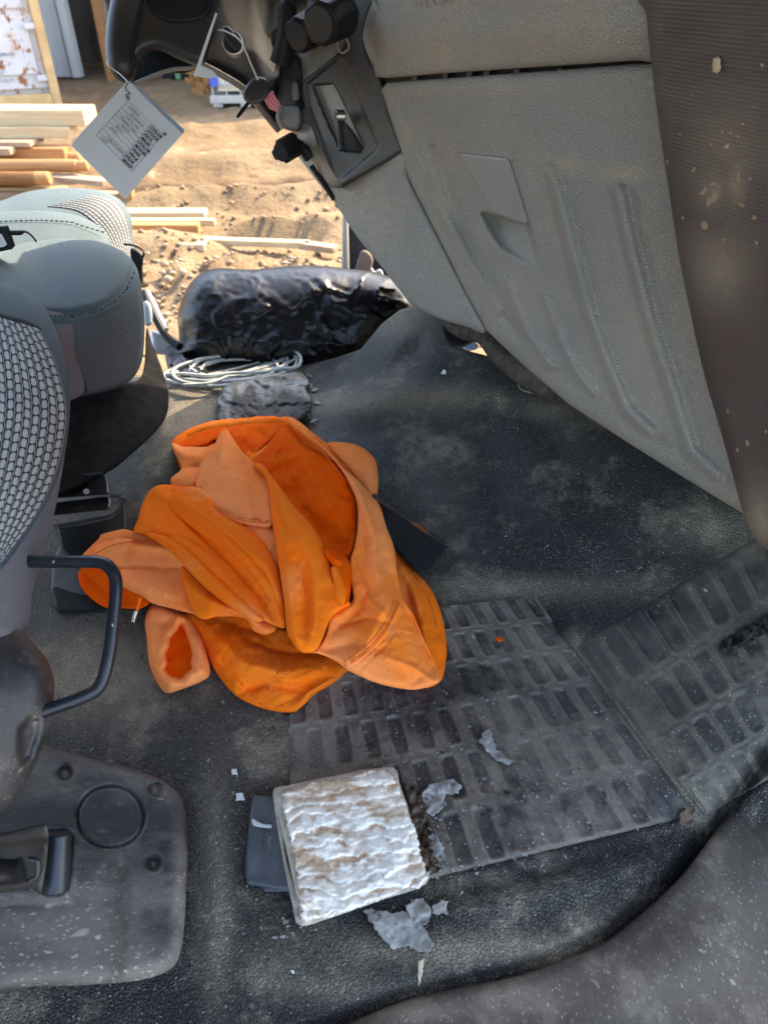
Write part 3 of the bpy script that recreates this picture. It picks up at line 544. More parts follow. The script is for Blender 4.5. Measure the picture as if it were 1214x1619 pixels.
# woven centre: lies on the cushion, curved 4-sided patch
def bulge(px, py, B=cr(PS, 7)):
    e = sdf(px, py, B).clip(0, None); t = (e/90).clip(0, 1); return psd(px, py)+.03-.09*np.sqrt(1-(1-t)**2)
def coons_patch(name, left, right, nu, nv, dep, mat_, parent, uvs, lift=.003, relief=None, thick=.006):
    Lc = cr(left, 0, False); Rc = cr(right, 0, False)
    def samp(c, t):
        s = np.r_[0, np.cumsum(np.hypot(*np.diff(c, axis=0).T))]; s /= s[-1]; return np.c_[np.interp(t, s, c[:, 0]), np.interp(t, s, c[:, 1])]
    tv = np.linspace(0, 1, nv+1); l_ = samp(Lc, tv); r_ = samp(Rc, tv); tu = np.linspace(0, 1, nu+1)
    G = l_[:, None]*(1-tu[None, :, None])+r_[:, None]*tu[None, :, None]; X = G[..., 0]; Y = G[..., 1]
    UU, VV = np.meshgrid(tu, tv); D = dep(X, Y)-lift
    if relief is not None: D = D-relief(UU, VV)
    em = np.minimum(np.minimum(UU*nu, (1-UU)*nu), np.minimum(VV*nv, (1-VV)*nv)); D = D+np.where(em < 1, thick, 0)
    V = P(X.ravel(), Y.ravel(), D.ravel()); w = nu+1; F = [(j*w+i, j*w+i+1, (j+1)*w+i+1, (j+1)*w+i) for j in range(nv) for i in range(nu)]
    return link(name, V, F, mat_, parent, attr={'weave': cellmask(UU.ravel()*uvs[0], VV.ravel()*uvs[1])}, cfix=False)
def cellmask(a, b):
    col = np.floor(a); fa = a-col; bb = b+.5*(col % 2)+.12*np.sin(a*2.1); fb = bb-np.floor(bb)
    x = (fa-.36)/.32; y = (fb-.5)/.44; cell = 1-sm(.85, 1.08, (np.abs(x)**3+np.abs(y)**4)**.3)
    w = .84+.045*np.sin(bb*2*np.pi); thread = 1-sm(.035, .07, np.abs(fa-w)); return np.clip(cell+thread*.75, 0, 1)
def weave_relief(nu, nv, amp):
    return lambda u, v: amp*cellmask(u*nu, v*nv)
def weave_relief_old(nu, nv, amp):
    def f(u, v):
        a = u*nu; col = np.floor(a); b = v*nv+.5*(col % 2); return amp*(np.abs(np.sin(np.pi*a))**.5)*(np.abs(np.sin(np.pi*b))**.35)
    return f
coons_patch('woven_panel', [(-110, 470), (-130, 600), (-150, 750), (-140, 860), (-60, 930)], [(62, 519), (88, 570), (106, 640), (102, 700), (85, 760), (55, 820), (0, 893)], 230, 430, bulge, m_weave, cush, (18, 28), relief=weave_relief(18, 28, .0013))
sheet('side_panel', [(110, 660), (103, 720), (93, 780), (80, 840), (66, 890), (52, 945), (40, 992), (-40, 1040), (-60, 940), (0, 898), (55, 825), (88, 765), (104, 705)], lambda x, y: bulge(x, y)-.004, m_seatside, cush, step=6, r=.006, thick=.02, relief=lambda x, y: .005*fbm(A(x)/22, A(y)/70, 3))
ptube('piping', [(-60, 468, 1.2), (0, 497, float(bulge(0, 497))-.004), (40, 508, float(bulge(40, 508))-.004), (64, 520, float(bulge(66, 522))-.003)], .003, m_seam, cush)
rcv = sheet('recliner_cover', [(-160, 940), (-60, 955), (0, 982), (28, 994), (55, 1018), (76, 1045), (86, 1078), (84, 1115), (74, 1160), (60, 1200), (38, 1245), (10, 1285), (-30, 1310), (-160, 1360)], rbf([(0, 980, .86), (80, 1060, .86), (0, 1290, .80), (-150, 1150, .72), (70, 1180, .84)]), m_cover, ps, step=5, r=.03, thick=.05, relief=lambda x, y: -.012*sm(0, 10, sdf(x, y, [(28, 1150), (48, 1130), (68, 1132), (66, 1160), (52, 1200), (34, 1215), (26, 1190)])), dust=lambda x, y: gauss(x, y, [(10, 1250, 60, 60, .4), (60, 1140, 12, 20, .8)]))
ptube('slide_bar', [(-20, 886, .93), (60, 888, .93), (120, 888, .925), (158, 889, .92), (176, 900, .915), (184, 922, .91), (181, 970, .90), (172, 1040, .885), (158, 1085, .875), (130, 1103, .865), (84, 1120, .86), (40, 1135, .85)], .0082, m_steel, ps, sides=14)
rl = thing('seat_rail', 'black steel seat rail with plastic end cap beside the orange sweatshirt', 'seat rail', PZ(150, 900, 0))
def px_slab(name, poly, z, th, m_, parent, r=.003, st=6, **kw): return sheet(name, poly, lambda x, y: DZ(x, y, z), m_, parent, step=st, r=r, thick=th, **kw)
px_slab('upper_rail', [(60, 752), (163, 742), (171, 762), (173, 782), (60, 790)], .115, .06, m_rail, rl, sharp=True); ptube('rail_edge', [(60, 757, 1.50), (163, 747, 1.53)], .005, m_rail, rl); cyl('rail_rivet', P(137, 777, 1.475), P(137, 777, 1.465), .006, m_greys, rl, sides=12)
px_slab('lower_rail', [(60, 798), (168, 785), (176, 790), (174, 806), (60, 818)], .10, .05, m_rail, rl, sharp=True)
px_slab('rail_tray', [(80, 830), (182, 812), (194, 790), (194, 784), (184, 783), (190, 782), (199, 792), (202, 860), (120, 890), (98, 870), (92, 838)], .035, .04, m_black, rl, r=.004, sharp=True)
ptube('tray_rim', [(94, 834, 1.36), (165, 820, 1.365), (183, 812, 1.37), (193, 798, 1.385), (194, 786, 1.39), (176, 784, 1.4)], .0035, m_steel, rl)
px_slab('rail_end_cap', [(97, 862), (145, 868), (200, 890), (230, 940), (190, 962), (100, 966), (86, 950), (81, 922)], .014, .03, m_blue, rl, r=.006, dust=lambda x, y: x*0); px_slab('cap_front', [(84, 928), (120, 938), (160, 945), (180, 962), (98, 967), (87, 952)], .017, .03, m_black, rl, r=.004)
# middle seat
ms = thing('cab_seat', 'rounded grey middle seat cushion on a black carpeted base', 'seat', cabin(-.1, 1.2, 0))
msd = rbf([(0, 395, 1.52), (-150, 400, 1.38), (130, 378, 1.66), (210, 415, 1.72), (115, 493, 1.42), (160, 482, 1.48), (196, 456, 1.60), (225, 520, 1.70), (215, 590, 1.74), (110, 625, 1.60), (55, 492, 1.36), (-100, 480, 1.25), (-100, 640, 1.45), (40, 620, 1.52), (60, 430, 1.52)])
MS = [(-200, 392), (-60, 390), (0, 392), (40, 384), (90, 378), (140, 379), (175, 388), (200, 402), (216, 422), (223, 450), (228, 490), (229, 530), (225, 570), (212, 596), (190, 612), (150, 622), (110, 628), (40, 632), (-200, 640)]
def crease(px, py): d, t = segdist(px, py, [(0, 488), (60, 493), (114, 496), (150, 488), (182, 472), (200, 452), (212, 424)]); d2, _ = segdist(px, py, [(115, 498), (122, 560), (136, 630)]); return -.006*np.exp(-(d/3)**2)-.005*np.exp(-(d2/2.5)**2)+.006*np.exp(-((d-9)/7)**2)
mc = puff('seat_cushion', MS, lambda x, y: msd(x, y)+.02, .05, m_seat, ms, step=5, w=32, relief=crease)
mdep = lambda x, y: msd(x, y)-.03
sheet('front_panel', [(122, 503), (152, 496), (186, 479), (204, 458), (214, 436), (220, 470), (224, 520), (221, 565), (209, 592), (188, 608), (150, 618), (139, 622), (128, 560)], lambda x, y: mdep(x, y)-.0015, m_seatb, mc, step=6, r=.006, thick=.015)
sheet('corner_panel', [(60, 499), (112, 503), (120, 560), (132, 622), (60, 628)], lambda x, y: mdep(x, y)-.0015, m_seatside, mc, step=6, r=.006, thick=.015)
V, F = join([tube_mesh([P(x, y, float(msd(x, y))-.036), P(x+4.2*dx, y+4.2*dy, float(msd(x, y))-.036)], .0016, 5, smooth=False) for (x, y, dx, dy) in [(*(a*(1-t)+b*t), *((b-a)/np.linalg.norm(b-a))) for a, b in zip(A([(60, 498), (114, 501), (150, 493), (182, 477), (201, 457)]), A([(114, 501), (150, 493), (182, 477), (201, 457), (212, 432)])) for t in np.arange(.05, 1, 8/np.linalg.norm(b-a))]])
link('stitching', V, F, m_seam, mc, kind='stuff')
px = [(60, 610), (120, 622), (200, 606), (226, 590), (232, 520), (240, 540), (262, 600), (267, 640), (255, 672), (215, 712), (160, 752), (60, 775)]
sheet('carpet_base', px, rbf([(60, 620, 1.62), (225, 600, 1.82), (262, 620, 1.86), (250, 670, 1.74), (160, 750, 1.54), (60, 770, 1.45)]), m_carpet, ms, step=7, r=.015, thick=.1, relief=lambda x, y: .004*fbm(A(x)/20, A(y)/60, 5))
# driver's seat
ds = thing('cab_seat', 'far driver seat with waffle cloth bolster lit by the sun', 'seat', cabin(-.1, 1.75, 0))
dd = rbf([(0, 320, 1.95), (100, 300, 2.02), (205, 340, 2.05), (210, 400, 2.0), (100, 400, 1.85), (0, 400, 1.8)])
DS = [(-200, 350), (-60, 335), (0, 318), (40, 304), (80, 298), (120, 297), (160, 302), (190, 316), (206, 340), (210, 370), (210, 420), (160, 440), (-200, 430)]
dc = puff('seat_cushion', DS, dd, .09, m_seat, ds, step=6, w=40)
def ddb(px, py, B=cr(DS, 6)): e = sdf(px, py, B).clip(0, None); t = (e/40).clip(0, 1); return dd(px, py)-.09*np.sqrt(1-(1-t)**2)
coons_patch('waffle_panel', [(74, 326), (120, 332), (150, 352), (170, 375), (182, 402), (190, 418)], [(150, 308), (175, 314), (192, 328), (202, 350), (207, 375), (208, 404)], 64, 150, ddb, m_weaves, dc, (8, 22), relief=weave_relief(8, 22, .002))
fr = puff('cushion_front', [(-200, 345), (0, 335), (60, 333), (110, 338), (145, 350), (165, 366), (177, 392), (170, 420), (-200, 430)], lambda x, y: dd(x, y)-.09, .05, m_seat, ds, step=6, w=22)
V, F = join([tube_mesh([P(x, y, float(dd(x, y))-.145), P(x+5, y+s_, float(dd(x, y))-.145)], .0018, 5, smooth=False) for x, y, s_ in [(x, 351-3*math.sin((x+10)/40)+max(0, x-110)*.25, .4+max(0, x-110)*.01) for x in range(0, 165, 8)]])
link('stitching', V, F, m_seam, fr, kind='stuff')
ptube('strap_loop', [(196, 386, 1.78), (212, 388, 1.79), (224, 394, 1.8), (228, 402, 1.8), (222, 410, 1.8)], .0028, m_black, ds); sheet('belt_buckle', [(208, 392), (226, 404), (226, 425), (226, 450), (216, 430), (208, 410)], lambda x, y: 1.86+0*x, m_black, ds, step=4, r=.004, thick=.03)
# charger on middle seat
ch = thing('charger_plug', 'small black charger with white sticker lying on the middle seat', 'charger', P(10, 390, 1.5))
Pc = lambda x, y: 1.44+0*x
sheet('charger_body', [(-60, 352), (-10, 358), (14, 356), (25, 388), (20, 394), (-60, 410)], Pc, m_black, ch, step=4, r=.004, thick=.025, sharp=True); sheet('sticker', [(-40, 372), (3, 370), (12, 386), (8, 390), (-40, 400)], lambda x, y: Pc(x, y)-.0015, m_paper, ch, step=5, r=.0006, thick=.001, sharp=True)
ptube('charger_lead', [(18, 368, 1.44), (32, 368, 1.44), (40, 366, 1.45), (50, 372, 1.48), (58, 382, 1.5)], [.005, .005, .0025, .002, .002], m_black, ch)
# ---------------- anchor cover at the lower left ----------------
ac = thing('belt_anchor_cover', 'scuffed black plastic seat belt anchor cover with round cap, front left corner', 'plastic cover', PZ(150, 1400, 0))
AC = [(-200, 1150), (40, 1175), (110, 1190), (180, 1207), (240, 1225), (272, 1244), (290, 1270), (296, 1310), (296, 1380), (291, 1470), (284, 1510), (270, 1532), (230, 1548), (160, 1556), (60, 1560), (-200, 1562)]
SLOT = [(75, 1312), (100, 1309), (113, 1314), (118, 1326), (114, 1385), (108, 1405), (96, 1416), (72, 1415), (62, 1395), (-40, 1400), (-40, 1340), (60, 1330)]
def ac_relief(px, py):
    e = sdf(px, py, SLOT); h = -.05*sm(-1, 4, e)-.006*np.exp(-((e+9)/8.)**2)*0
    rr = np.hypot((A(px)-175)/53, (A(py)-1291)/49); h = h-.009*np.exp(-((rr-1)/.045)**2)-.002*(1-sm(.95, 1.0, rr))
    for (cx_, cy_, w_) in ((102, 1222, 15), (244, 1248, 14), (241, 1364, 14)): q = np.hypot(A(px)-cx_, A(py)-cy_)/w_; h = h-.008*(1-sm(.8, 1.0, q))+.003*np.exp(-((q-1.12)/.12)**2)+.006*(1-sm(.0, .8, q))
    h = h+.012*sm(200, 120, A(px))*sm(1420, 1330, A(py))*0+.022*sm(15, -15, sdf(px, py, [(120, 1330), (205, 1370), (215, 1520), (260, 1620), (-300, 1620), (-300, 1300)])*-1)*0
    v = sdf(px, py, [(118, 1318), (150, 1335), (196, 1370), (200, 1420), (190, 1500), (180, 1640), (-400, 1640), (-400, 1420), (110, 1420)]); h = h-.014*sm(-14, 14, v)
    return h
acz = lambda x, y: DZ(x, y, .075+.0*A(x))
cvr = sheet('cover_shell', AC, acz, m_cover, ac, step=3.2, r=.022, thick=.08, relief=ac_relief, dust=lambda x, y: gauss(x, y, [(20, 1500, 160, 60, .45), (150, 1440, 60, 90, .3), (60, 1540, 200, 22, .7), (230, 1530, 50, 30, .8), (40, 1450, 120, 60, .3), (285, 1400, 12, 120, .5), (150, 1470, 60, 60, .3), (270, 1250, 40, 20, .4)]))
bk = thing('belt_anchor_bracket', 'dusty steel belt anchor bracket lying in the slot of the plastic cover', 'bracket', P(40, 1380, .74))
bp = lambda x, y: .80-.0002*(A(x))
sheet('bracket_plate', [(-80, 1322), (0, 1318), (66, 1303), (76, 1308), (77, 1340), (66, 1412), (50, 1404), (0, 1412), (-80, 1416)], bp, m_rail, bk, step=5, r=.004, thick=.008, relief=lambda x, y: .012*(1-sm(2, 16, A(y)-(1332-(A(x)+40)*.12)))*1., dust=lambda x, y: x*0+.5)
ptube('bracket_pin', [(-60, 1382, .80), (20, 1376, .80), (44, 1372, .795)], .0145, m_rail, bk, sides=16); ptube('pin_ring', [(46, 1358, .775), (60, 1362, .775), (60, 1384, .775), (48, 1392, .775)], .003, m_steel, bk)
cyl('webbing_roller', P(92, 1318, .835), P(88, 1412, .82), .0155, m_steel, bk, sides=24, bev=.002)
# ---------------- steering wheel, column ----------------
sw = thing('steering_wheel', 'lower part of a black steering wheel in front of the open driver door', 'steering wheel', P(220, 0, 1.35))
sd_ = lambda x, y: 1.36+0*A(x)
ptube('wheel_rim', [(236, -110, 1.36), (215, -50, 1.36), (202, 10, 1.36), (194, 50, 1.36), (192, 88, 1.36), (196, 108, 1.36), (204, 116, 1.37)], [.034, .032, .030, .029, .029, .026, .018], m_dark, sw, sides=20)
puff('wheel_spoke', [(205, -80), (350, -80), (346, 20), (336, 62), (324, 100), (310, 104), (278, 92), (262, 84), (245, 80), (228, 86), (214, 100), (207, 112), (200, 60), (212, 0)], lambda x, y: 1.38+0*A(x), .03, m_dark, sw, step=5, w=22)
sheet('horn_pad', [(230, -80), (345, -80), (340, 0), (325, 30), (290, 38), (262, 36), (238, 20), (225, -20)], lambda x, y: 1.345+0*A(x), m_black, sw, step=6, r=.012, thick=.03)
sheet('spoke_underside', [(209, 108), (217, 88), (240, 76), (266, 72), (300, 90), (316, 106), (290, 116), (256, 116), (216, 133), (206, 124)], lambda x, y: 1.42+0*A(x), m_black, sw, step=5, r=.008, thick=.03)
ptube('spoke_edge', [(214, 132, 1.40), (250, 117, 1.40), (275, 110, 1.40), (300, 108, 1.40), (318, 104, 1.40)], .0035, m_greys, sw)
sc_ = thing('steering_column', 'black steering column shroud with ignition lock behind the wheel', 'steering column', P(400, 60, 1.55))
sheet('column_shroud', [(326, -80), (540, -80), (480, 30), (456, 95), (448, 160), (446, 205), (430, 196), (405, 165), (372, 130), (335, 112), (318, 100), (330, 40)], rbf([(330, 0, 1.50), (330, 110, 1.52), (450, 200, 1.72), (450, 0, 1.72), (520, -70, 1.72)]), m_black, sc_, step=6, r=.03, thick=.08, relief=lambda x, y: .006*np.exp(-(segdist(x, y, [(395, -60), (398, 60), (420, 140)])[0]/9)**2)-.006*np.exp(-(segdist(x, y, [(425, -60), (420, 60), (436, 110)])[0]/9)**2))
ptube('shroud_lit_edge', [(320, 102, 1.52), (350, 118, 1.54), (385, 140, 1.57), (412, 172, 1.62), (440, 206, 1.68)], .007, m_greys, sc_)  # paler tube, the lit lower edge of the shroud put into colour
cyl('ignition_collar', P(372, 72, 1.50), P(370, 68, 1.44), .023, m_galv, sc_, sides=28, bev=.003); cyl('ignition_barrel', P(370, 70, 1.47), P(367, 66, 1.42), .0185, m_black, sc_, sides=24, bev=.003)
ptube('indicator_stalk', [(470, -60, 1.5), (458, 0, 1.5), (455, 14, 1.5), (452, 60, 1.52), (444, 100, 1.55)], [.011, .012, .020, .02, .024], m_black, sc_, sides=14)
sheet('ignition_key_blade', [(352, 45), (362, 42), (376, 62), (380, 76), (374, 80), (360, 66)], lambda x, y: 1.40+0*A(x), m_key, sc_, step=4, r=.003, thick=.008)
ky = thing('key_fob', 'black key fob hanging by a white string beside the column', 'key', P(405, 148, 1.42))
kf = sheet('fob_body', [(388, 138), (400, 124), (416, 122), (426, 130), (427, 142), (418, 158), (402, 165), (388, 160), (384, 150)], lambda x, y: 1.40+0*A(x), m_key, ky, step=4, r=.008, thick=.014, relief=lambda x, y: .001*np.exp(-(np.hypot((A(x)-402)/9, (A(y)-142)/5)-1)**2/.02))
sheet('key_blade', [(392, 160), (397, 161), (385, 178), (377, 187), (373, 185), (381, 172)], lambda x, y: 1.41+0*A(x), m_rail, ky, step=3, r=.001, thick=.003); ptube('string', [(345, 47, 1.395), (358, 50, 1.38), (378, 62, 1.38), (388, 80, 1.385), (398, 104, 1.39), (408, 126, 1.39)], .0016, m_paper, ky, sides=6)
pk = sheet('pink_tag', [(416, 155), (431, 143), (443, 165), (439, 178), (426, 172)], lambda x, y: 1.425+0*A(x), m_pink, step=4, r=.002, thick=.01, sharp=True, label='small pink plastic tag behind the black key fob'); props(pk, cat='tag')
for k in range(3): ptube('tag_line', [(421+k*4, 158-k*4, 1.4235), (436+k*2.4, 172-k*5, 1.4235)], .0007, m_paper, pk, sides=4)
cd = sheet('paper_card', [(341, 19), (344, 22), (318, 103), (337, 112), (345, 122), (330, 124), (318, 122), (306, 119), (309, 112), (313, 100)], lambda x, y: 1.30+0*A(x), m_paper, step=3, r=.0008, thick=.003, sharp=True); props(cd, 'white paper card seen edge-on hanging at the steering column', 'card')
# key tag with printed table
tp = plane3((203, 128, 1.27), (290, 209, 1.29), (112, 230, 1.23)); tl = lambda k: (lambda x, y: tp(x, y)-k)
tg = thing('hanging_tag', 'white plastic sleeved tag with printed table hanging from the steering wheel', 'tag', P(200, 130, 1.27))
sh = sheet('tag_sheet', [(202, 128), (204, 129), (222, 146), (288, 210), (288, 213), (200, 313), (197, 313), (155, 272), (113, 230), (114, 227)], tl(0), m_paper, tg, step=6, r=.0008, thick=.002, sharp=True, relief=lambda x, y: .002*fbm(A(x)/40, A(y)/40, 2))
sheet('tag_back', [(204, 127), (224, 142), (292, 205), (291, 210), (284, 214)], tl(-.008), m_pale, tg, step=6, r=.0008, thick=.002, sharp=True)
cyl('punch_hole', P(203, 155, float(tp(203, 155))-.0012), P(203, 155, float(tp(203, 155))-.0008), .0032, m_dirt, sh, sides=12); cyl('punch_hole', P(261, 212, float(tp(261, 212))-.0012), P(261, 212, float(tp(261, 212))-.0008), .0032, m_dirt, sh, sides=12)
Z0 = lambda x, y: (110+x*.1565, 120+y*.1565)
a0, a1, a2, a3 = A(Z0(272, 600)), A(Z0(592, 250)), A(Z0(945, 590)), A(Z0(636, 965))   # table corners: left, top, right, bottom
def tq(u, v): return a0*(1-u)*(1-v)+a1*u*(1-v)+a2*u*v+a3*(1-u)*v
def tt(u, v): q = tq(u, v); return P(q[0], q[1], float(tp(*q))-.0031)
ms_ = []
for u in (0, .1, .2, .3, .4, .5, .6, .7, .8, .9, 1): ms_.append(tube_mesh([tt(u, 0), tt(u, 1)], .00028, 4, smooth=False))
for v in (0, .68, 1): ms_.append(tube_mesh([tt(0, v), tt(1, v)], .00028, 4, smooth=False))
V, F = join(ms_); link('printed_grid', V, F, m_ink2, sh)
ux = tt(0, 1)-tt(0, 0); uy = tt(1, 0)-tt(0, 0)
for i, (a, b) in enumerate([('UNIT', 'MAKE'), ('TYPE OF VEHICLE', 'YEAR'), ('', 'VIN #'), ('DATE', 'YEAR'), ('BODY', 'MODEL'), ('WHITE', 'COLOR'), ('TRANSIT VAN', 'MILES'), ('2 KEYS  YES', 'KEYS'), ('IN SERVICE', 'STOCK'), ('DATE 04', 'COLOR')]):
    if a: text3d('entry_text', a, tt(i*.1+.02, .1+.06*(i % 3)), ux, uy, .0060, m_ink2, sh, extrude=.0001)
    text3d('heading_text', b, tt(i*.1+.015, .70), ux, uy, .0078, m_ink, sh, extrude=.0001, offset=.0002)
ptube('tie_string', [(203, 130, 1.262), (190, 117, 1.32), (172, 104, 1.33), (170, 96, 1.34)], .0009, m_galv, tg, sides=5); ptube('tie_knot', [(203, 130, 1.26), (199, 140, 1.258), (206, 148, 1.257), (200, 150, 1.257), (203, 155, 1.258)], .0012, m_ink2, tg, sides=5)
# ---------------- black bag ----------------
def crumple(px, py):
    x = A(px)/60; y = A(py)/45; w1 = fbm(x*.8, y*.8, 31); w2 = fbm(x*.8+9, y*.8, 33)
    h = .012*np.abs(w1)+.010*np.abs(w2)-.008
    for k, (an, f, am) in enumerate(((.3, 1.1, .008), (1.2, .9, .007), (-.5, 1.7, .004), (2.2, 2.3, .0018), (.8, 3.2, .0008))):
        u = (x*math.cos(an)+y*math.sin(an))*f; v = (-x*math.sin(an)+y*math.cos(an))*f*.3; h = h+am*ridged(u+w1*1.3, v+w2, 60+k, 1)**3*(.3+vnoise(x*.9+k, y*.9, 70+k))*1.4
    return h
BG = [(281, 500), (290, 468), (304, 444), (322, 430), (350, 424), (400, 426), (450, 421), (500, 420), (545, 424), (590, 430), (630, 444), (652, 470), (650, 500), (620, 530), (590, 560), (540, 580), (480, 592), (420, 590), (340, 590), (290, 572), (270, 562), (283, 540)]
bgo = puff('garbage_bag', BG, lambda x, y: 2.24-.0004*(A(x)-460)*0, .13, m_bag, step=3.6, relief=crumple, w=62)
props(bgo, 'stuffed shiny black plastic garbage bag lying behind the coiled cable', 'bag')
bd = sheet('bag_tail', [(262, 556), (280, 540), (300, 545), (330, 590), (300, 600), (270, 590)], lambda x, y: floor_d(x, y)-.05, m_bag, bgo, step=4, r=.02, thick=.03, relief=lambda x, y: crumple(x, y)*1.4)
# ---------------- cable coil ----------------
random.seed(4); ms_ = []
def fl(x, y, h): return P(x, y, float(floor_d(x, y))-h/.5)
for k in range(13):
    cxk = 372+random.uniform(-14, 14); cyk = 578+random.uniform(-7, 6); a_ = 84+random.uniform(-22, 14); b_ = 17+random.uniform(-5, 7); rot = rad(-9+random.uniform(-5, 5)); ph = random.uniform(0, 6.28); n_ = 26; pts = []
    for i in range(n_+1):
        t = 2*math.pi*i/n_*random.uniform(.985, 1.0)+ph; x = a_*math.cos(t)*(1+.05*math.sin(3*t+k)); y = b_*math.sin(t)*(1+.1*math.cos(2*t+k)); pts.append(fl(cxk+x*math.cos(rot)-y*math.sin(rot), cyk+x*math.sin(rot)+y*math.cos(rot), .008+.0016*k+.004*math.sin(2*t+k)))
    ms_.append(tube_mesh(pts, .0043, 7))
for pts in ([(262, 592), (290, 591), (330, 594), (365, 590), (420, 588), (455, 578)], [(395, 545), (400, 546), (385, 553), (350, 562), (310, 570), (278, 582), (275, 594), (290, 604), (320, 608)], [(388, 553), (420, 548), (455, 550), (474, 562), (474, 576), (462, 582), (430, 582)], [(290, 609), (330, 606), (360, 596)]): ms_.append(tube_mesh([fl(x, y, .034) for x, y in pts], .0052, 8))
V, F = join(ms_); cb = link('cable_coil', V, F, m_wire, flat_angle=60); props(cb, 'loose coil of white electric cable in front of the black bag', 'cable')
# ---------------- dirty film lump ----------------
RG = [(342, 652), (344, 630), (352, 612), (366, 598), (386, 590), (410, 584), (440, 578), (462, 580), (478, 590), (488, 604), (484, 618), (492, 632), (488, 650), (480, 664), (440, 672), (380, 672), (346, 668)]
rg = sheet('crumpled_film', RG, lambda x, y: floor_d(x, y)-.03, m_rag, step=2.6, r=.03, thick=.05, relief=lambda x, y: .035*np.sqrt((1-((A(x)-418)/82)**2-((A(y)-640)/66)**2).clip(0, 1))+.028*ridged(A(x)/45+fbm(A(x)/30, A(y)/30, 5), A(y)/34+fbm(A(x)/30, A(y)/30, 6), 9, 3)+.008*fbm(A(x)/16, A(y)/14, 4), dust=lambda x, y: gauss(x, y, [(392, 638, 26, 16, 1.6), (395, 620, 8, 12, 1.6), (450, 640, 22, 26, 1.7), (420, 655, 60, 10, 1.2), (476, 650, 12, 20, 2.), (372, 620, 6, 30, .8)])); props(rg, 'crumpled dirty white plastic film lump behind the orange sweatshirt', 'plastic film')
rs = random.Random(5)
for (x, y, L, a_) in ((484, 590, 14, .5), (490, 606, 10, 1.2), (492, 618, 12, -.3), (494, 636, 15, .1), (486, 652, 12, 1.1), (490, 668, 13, -.4), (476, 640, 16, 1.4)):
    c_, s_ = math.cos(a_), math.sin(a_); q = [(x+c_*t*L-s_*w*rs.uniform(1.2, 3.2), y+s_*t*L+c_*w*rs.uniform(1.2, 3.2)) for t, w in ((0, .4), (.3, 1), (.6, .8), (1, .2), (.75, -.8), (.4, -1), (.1, -.6))]
    sheet('film_shred', q, lambda x, y: floor_d(x, y)-.012, m_rag, rg, step=2.5, r=.001, thick=.002, sharp=True, relief=lambda x, y: .006*fbm(A(x)/5, A(y)/5, 4))
# black plastic channel poking out at the right of the sweatshirt
bc = thing('black_plastic_channel', 'smooth black plastic channel sticking out from under the orange sweatshirt', 'plastic part', PZ(650, 860, .03))
sheet('channel_top', [(585, 780), (612, 798), (655, 828), (705, 860), (707, 865), (672, 908), (660, 905), (620, 860), (570, 840)], lambda x, y: DZ(x, y, .10+.0*A(x)), m_black, bc, step=5, r=.004, thick=.05, sharp=True)
ptube('channel_lip', [(590, 783, 1.36), (625, 806, 1.33), (665, 834, 1.3), (704, 860, 1.275)], .0045, m_steel, bc)
# ---------------- orange sweatshirt ----------------
H = lambda pts: [(120+x*.5107, 620+y*.5107) for x, y in pts]
hd = thing('sweatshirt', 'crumpled orange hooded sweatshirt lying in a heap on the cab floor', 'sweatshirt', PZ(430, 900, .02))
def hbase(lift, pile=.05):
    def f(px, py):
        q = ((A(px)-440)/330)**2+((A(py)-880)/260)**2
        z = floor_z(px, py)+lift+pile*np.clip(1-q, 0, 1)**.8
        return DZ(px, py, z)
    return f
def folds(lst, seed=1, amp=.004, sc=45):
    L_ = [(H(l), w*.5107, a*1.35) for l, w, a in lst]
    def f(px, py):
        h = np.zeros(A(px).shape)
        for l, w, a in L_[:]:
            d, t = segdist(px, py, l); h = h+a*(np.exp(-(d/w)**1.25) if a > 0 else np.exp(-(d/(w*.8))**1.15))*np.sqrt(np.sin(np.pi*(.04+.92*t)).clip(0, 1))
        x = A(px)/sc; y = A(py)/sc; u = (A(px)*.83+A(py)*.55)/26; v = (A(py)*.83-A(px)*.55)/60; wv = fbm(x*.6, y*.6, seed+3)*2.2
        return h+amp*fbm(x+fbm(x, y, seed+5), y+fbm(x, y, seed+7), seed, 3)+amp*1.1*(ridged(u+wv, v+wv*.6, seed+11, 2)-.5)
    return f
def cl(name, pts, lift, m_, rel=(), r=.009, seed=1, amp=.006, step=4.2, thick=.03, pile=.05, parent=None, sc=45, fade=8):
    hb = hbase(lift, pile); fo = folds(rel, seed, amp, sc); P_ = H(pts); SURF[name] = lambda x, y: hb(x, y)+r*(1-np.sqrt(1-(1-(sdf(x, y, cr(P_, 5)).clip(0, None)*1.3/FPX/r).clip(0, 1))**2))-fo(x, y)*sm(0, fade, sdf(x, y, cr(P_, 5)))
    return sheet(name, H(pts), hb, m_, parent or hd, step=step, r=r, thick=thick, relief=folds(rel, seed, amp, sc), fade=fade)
SURF = {}
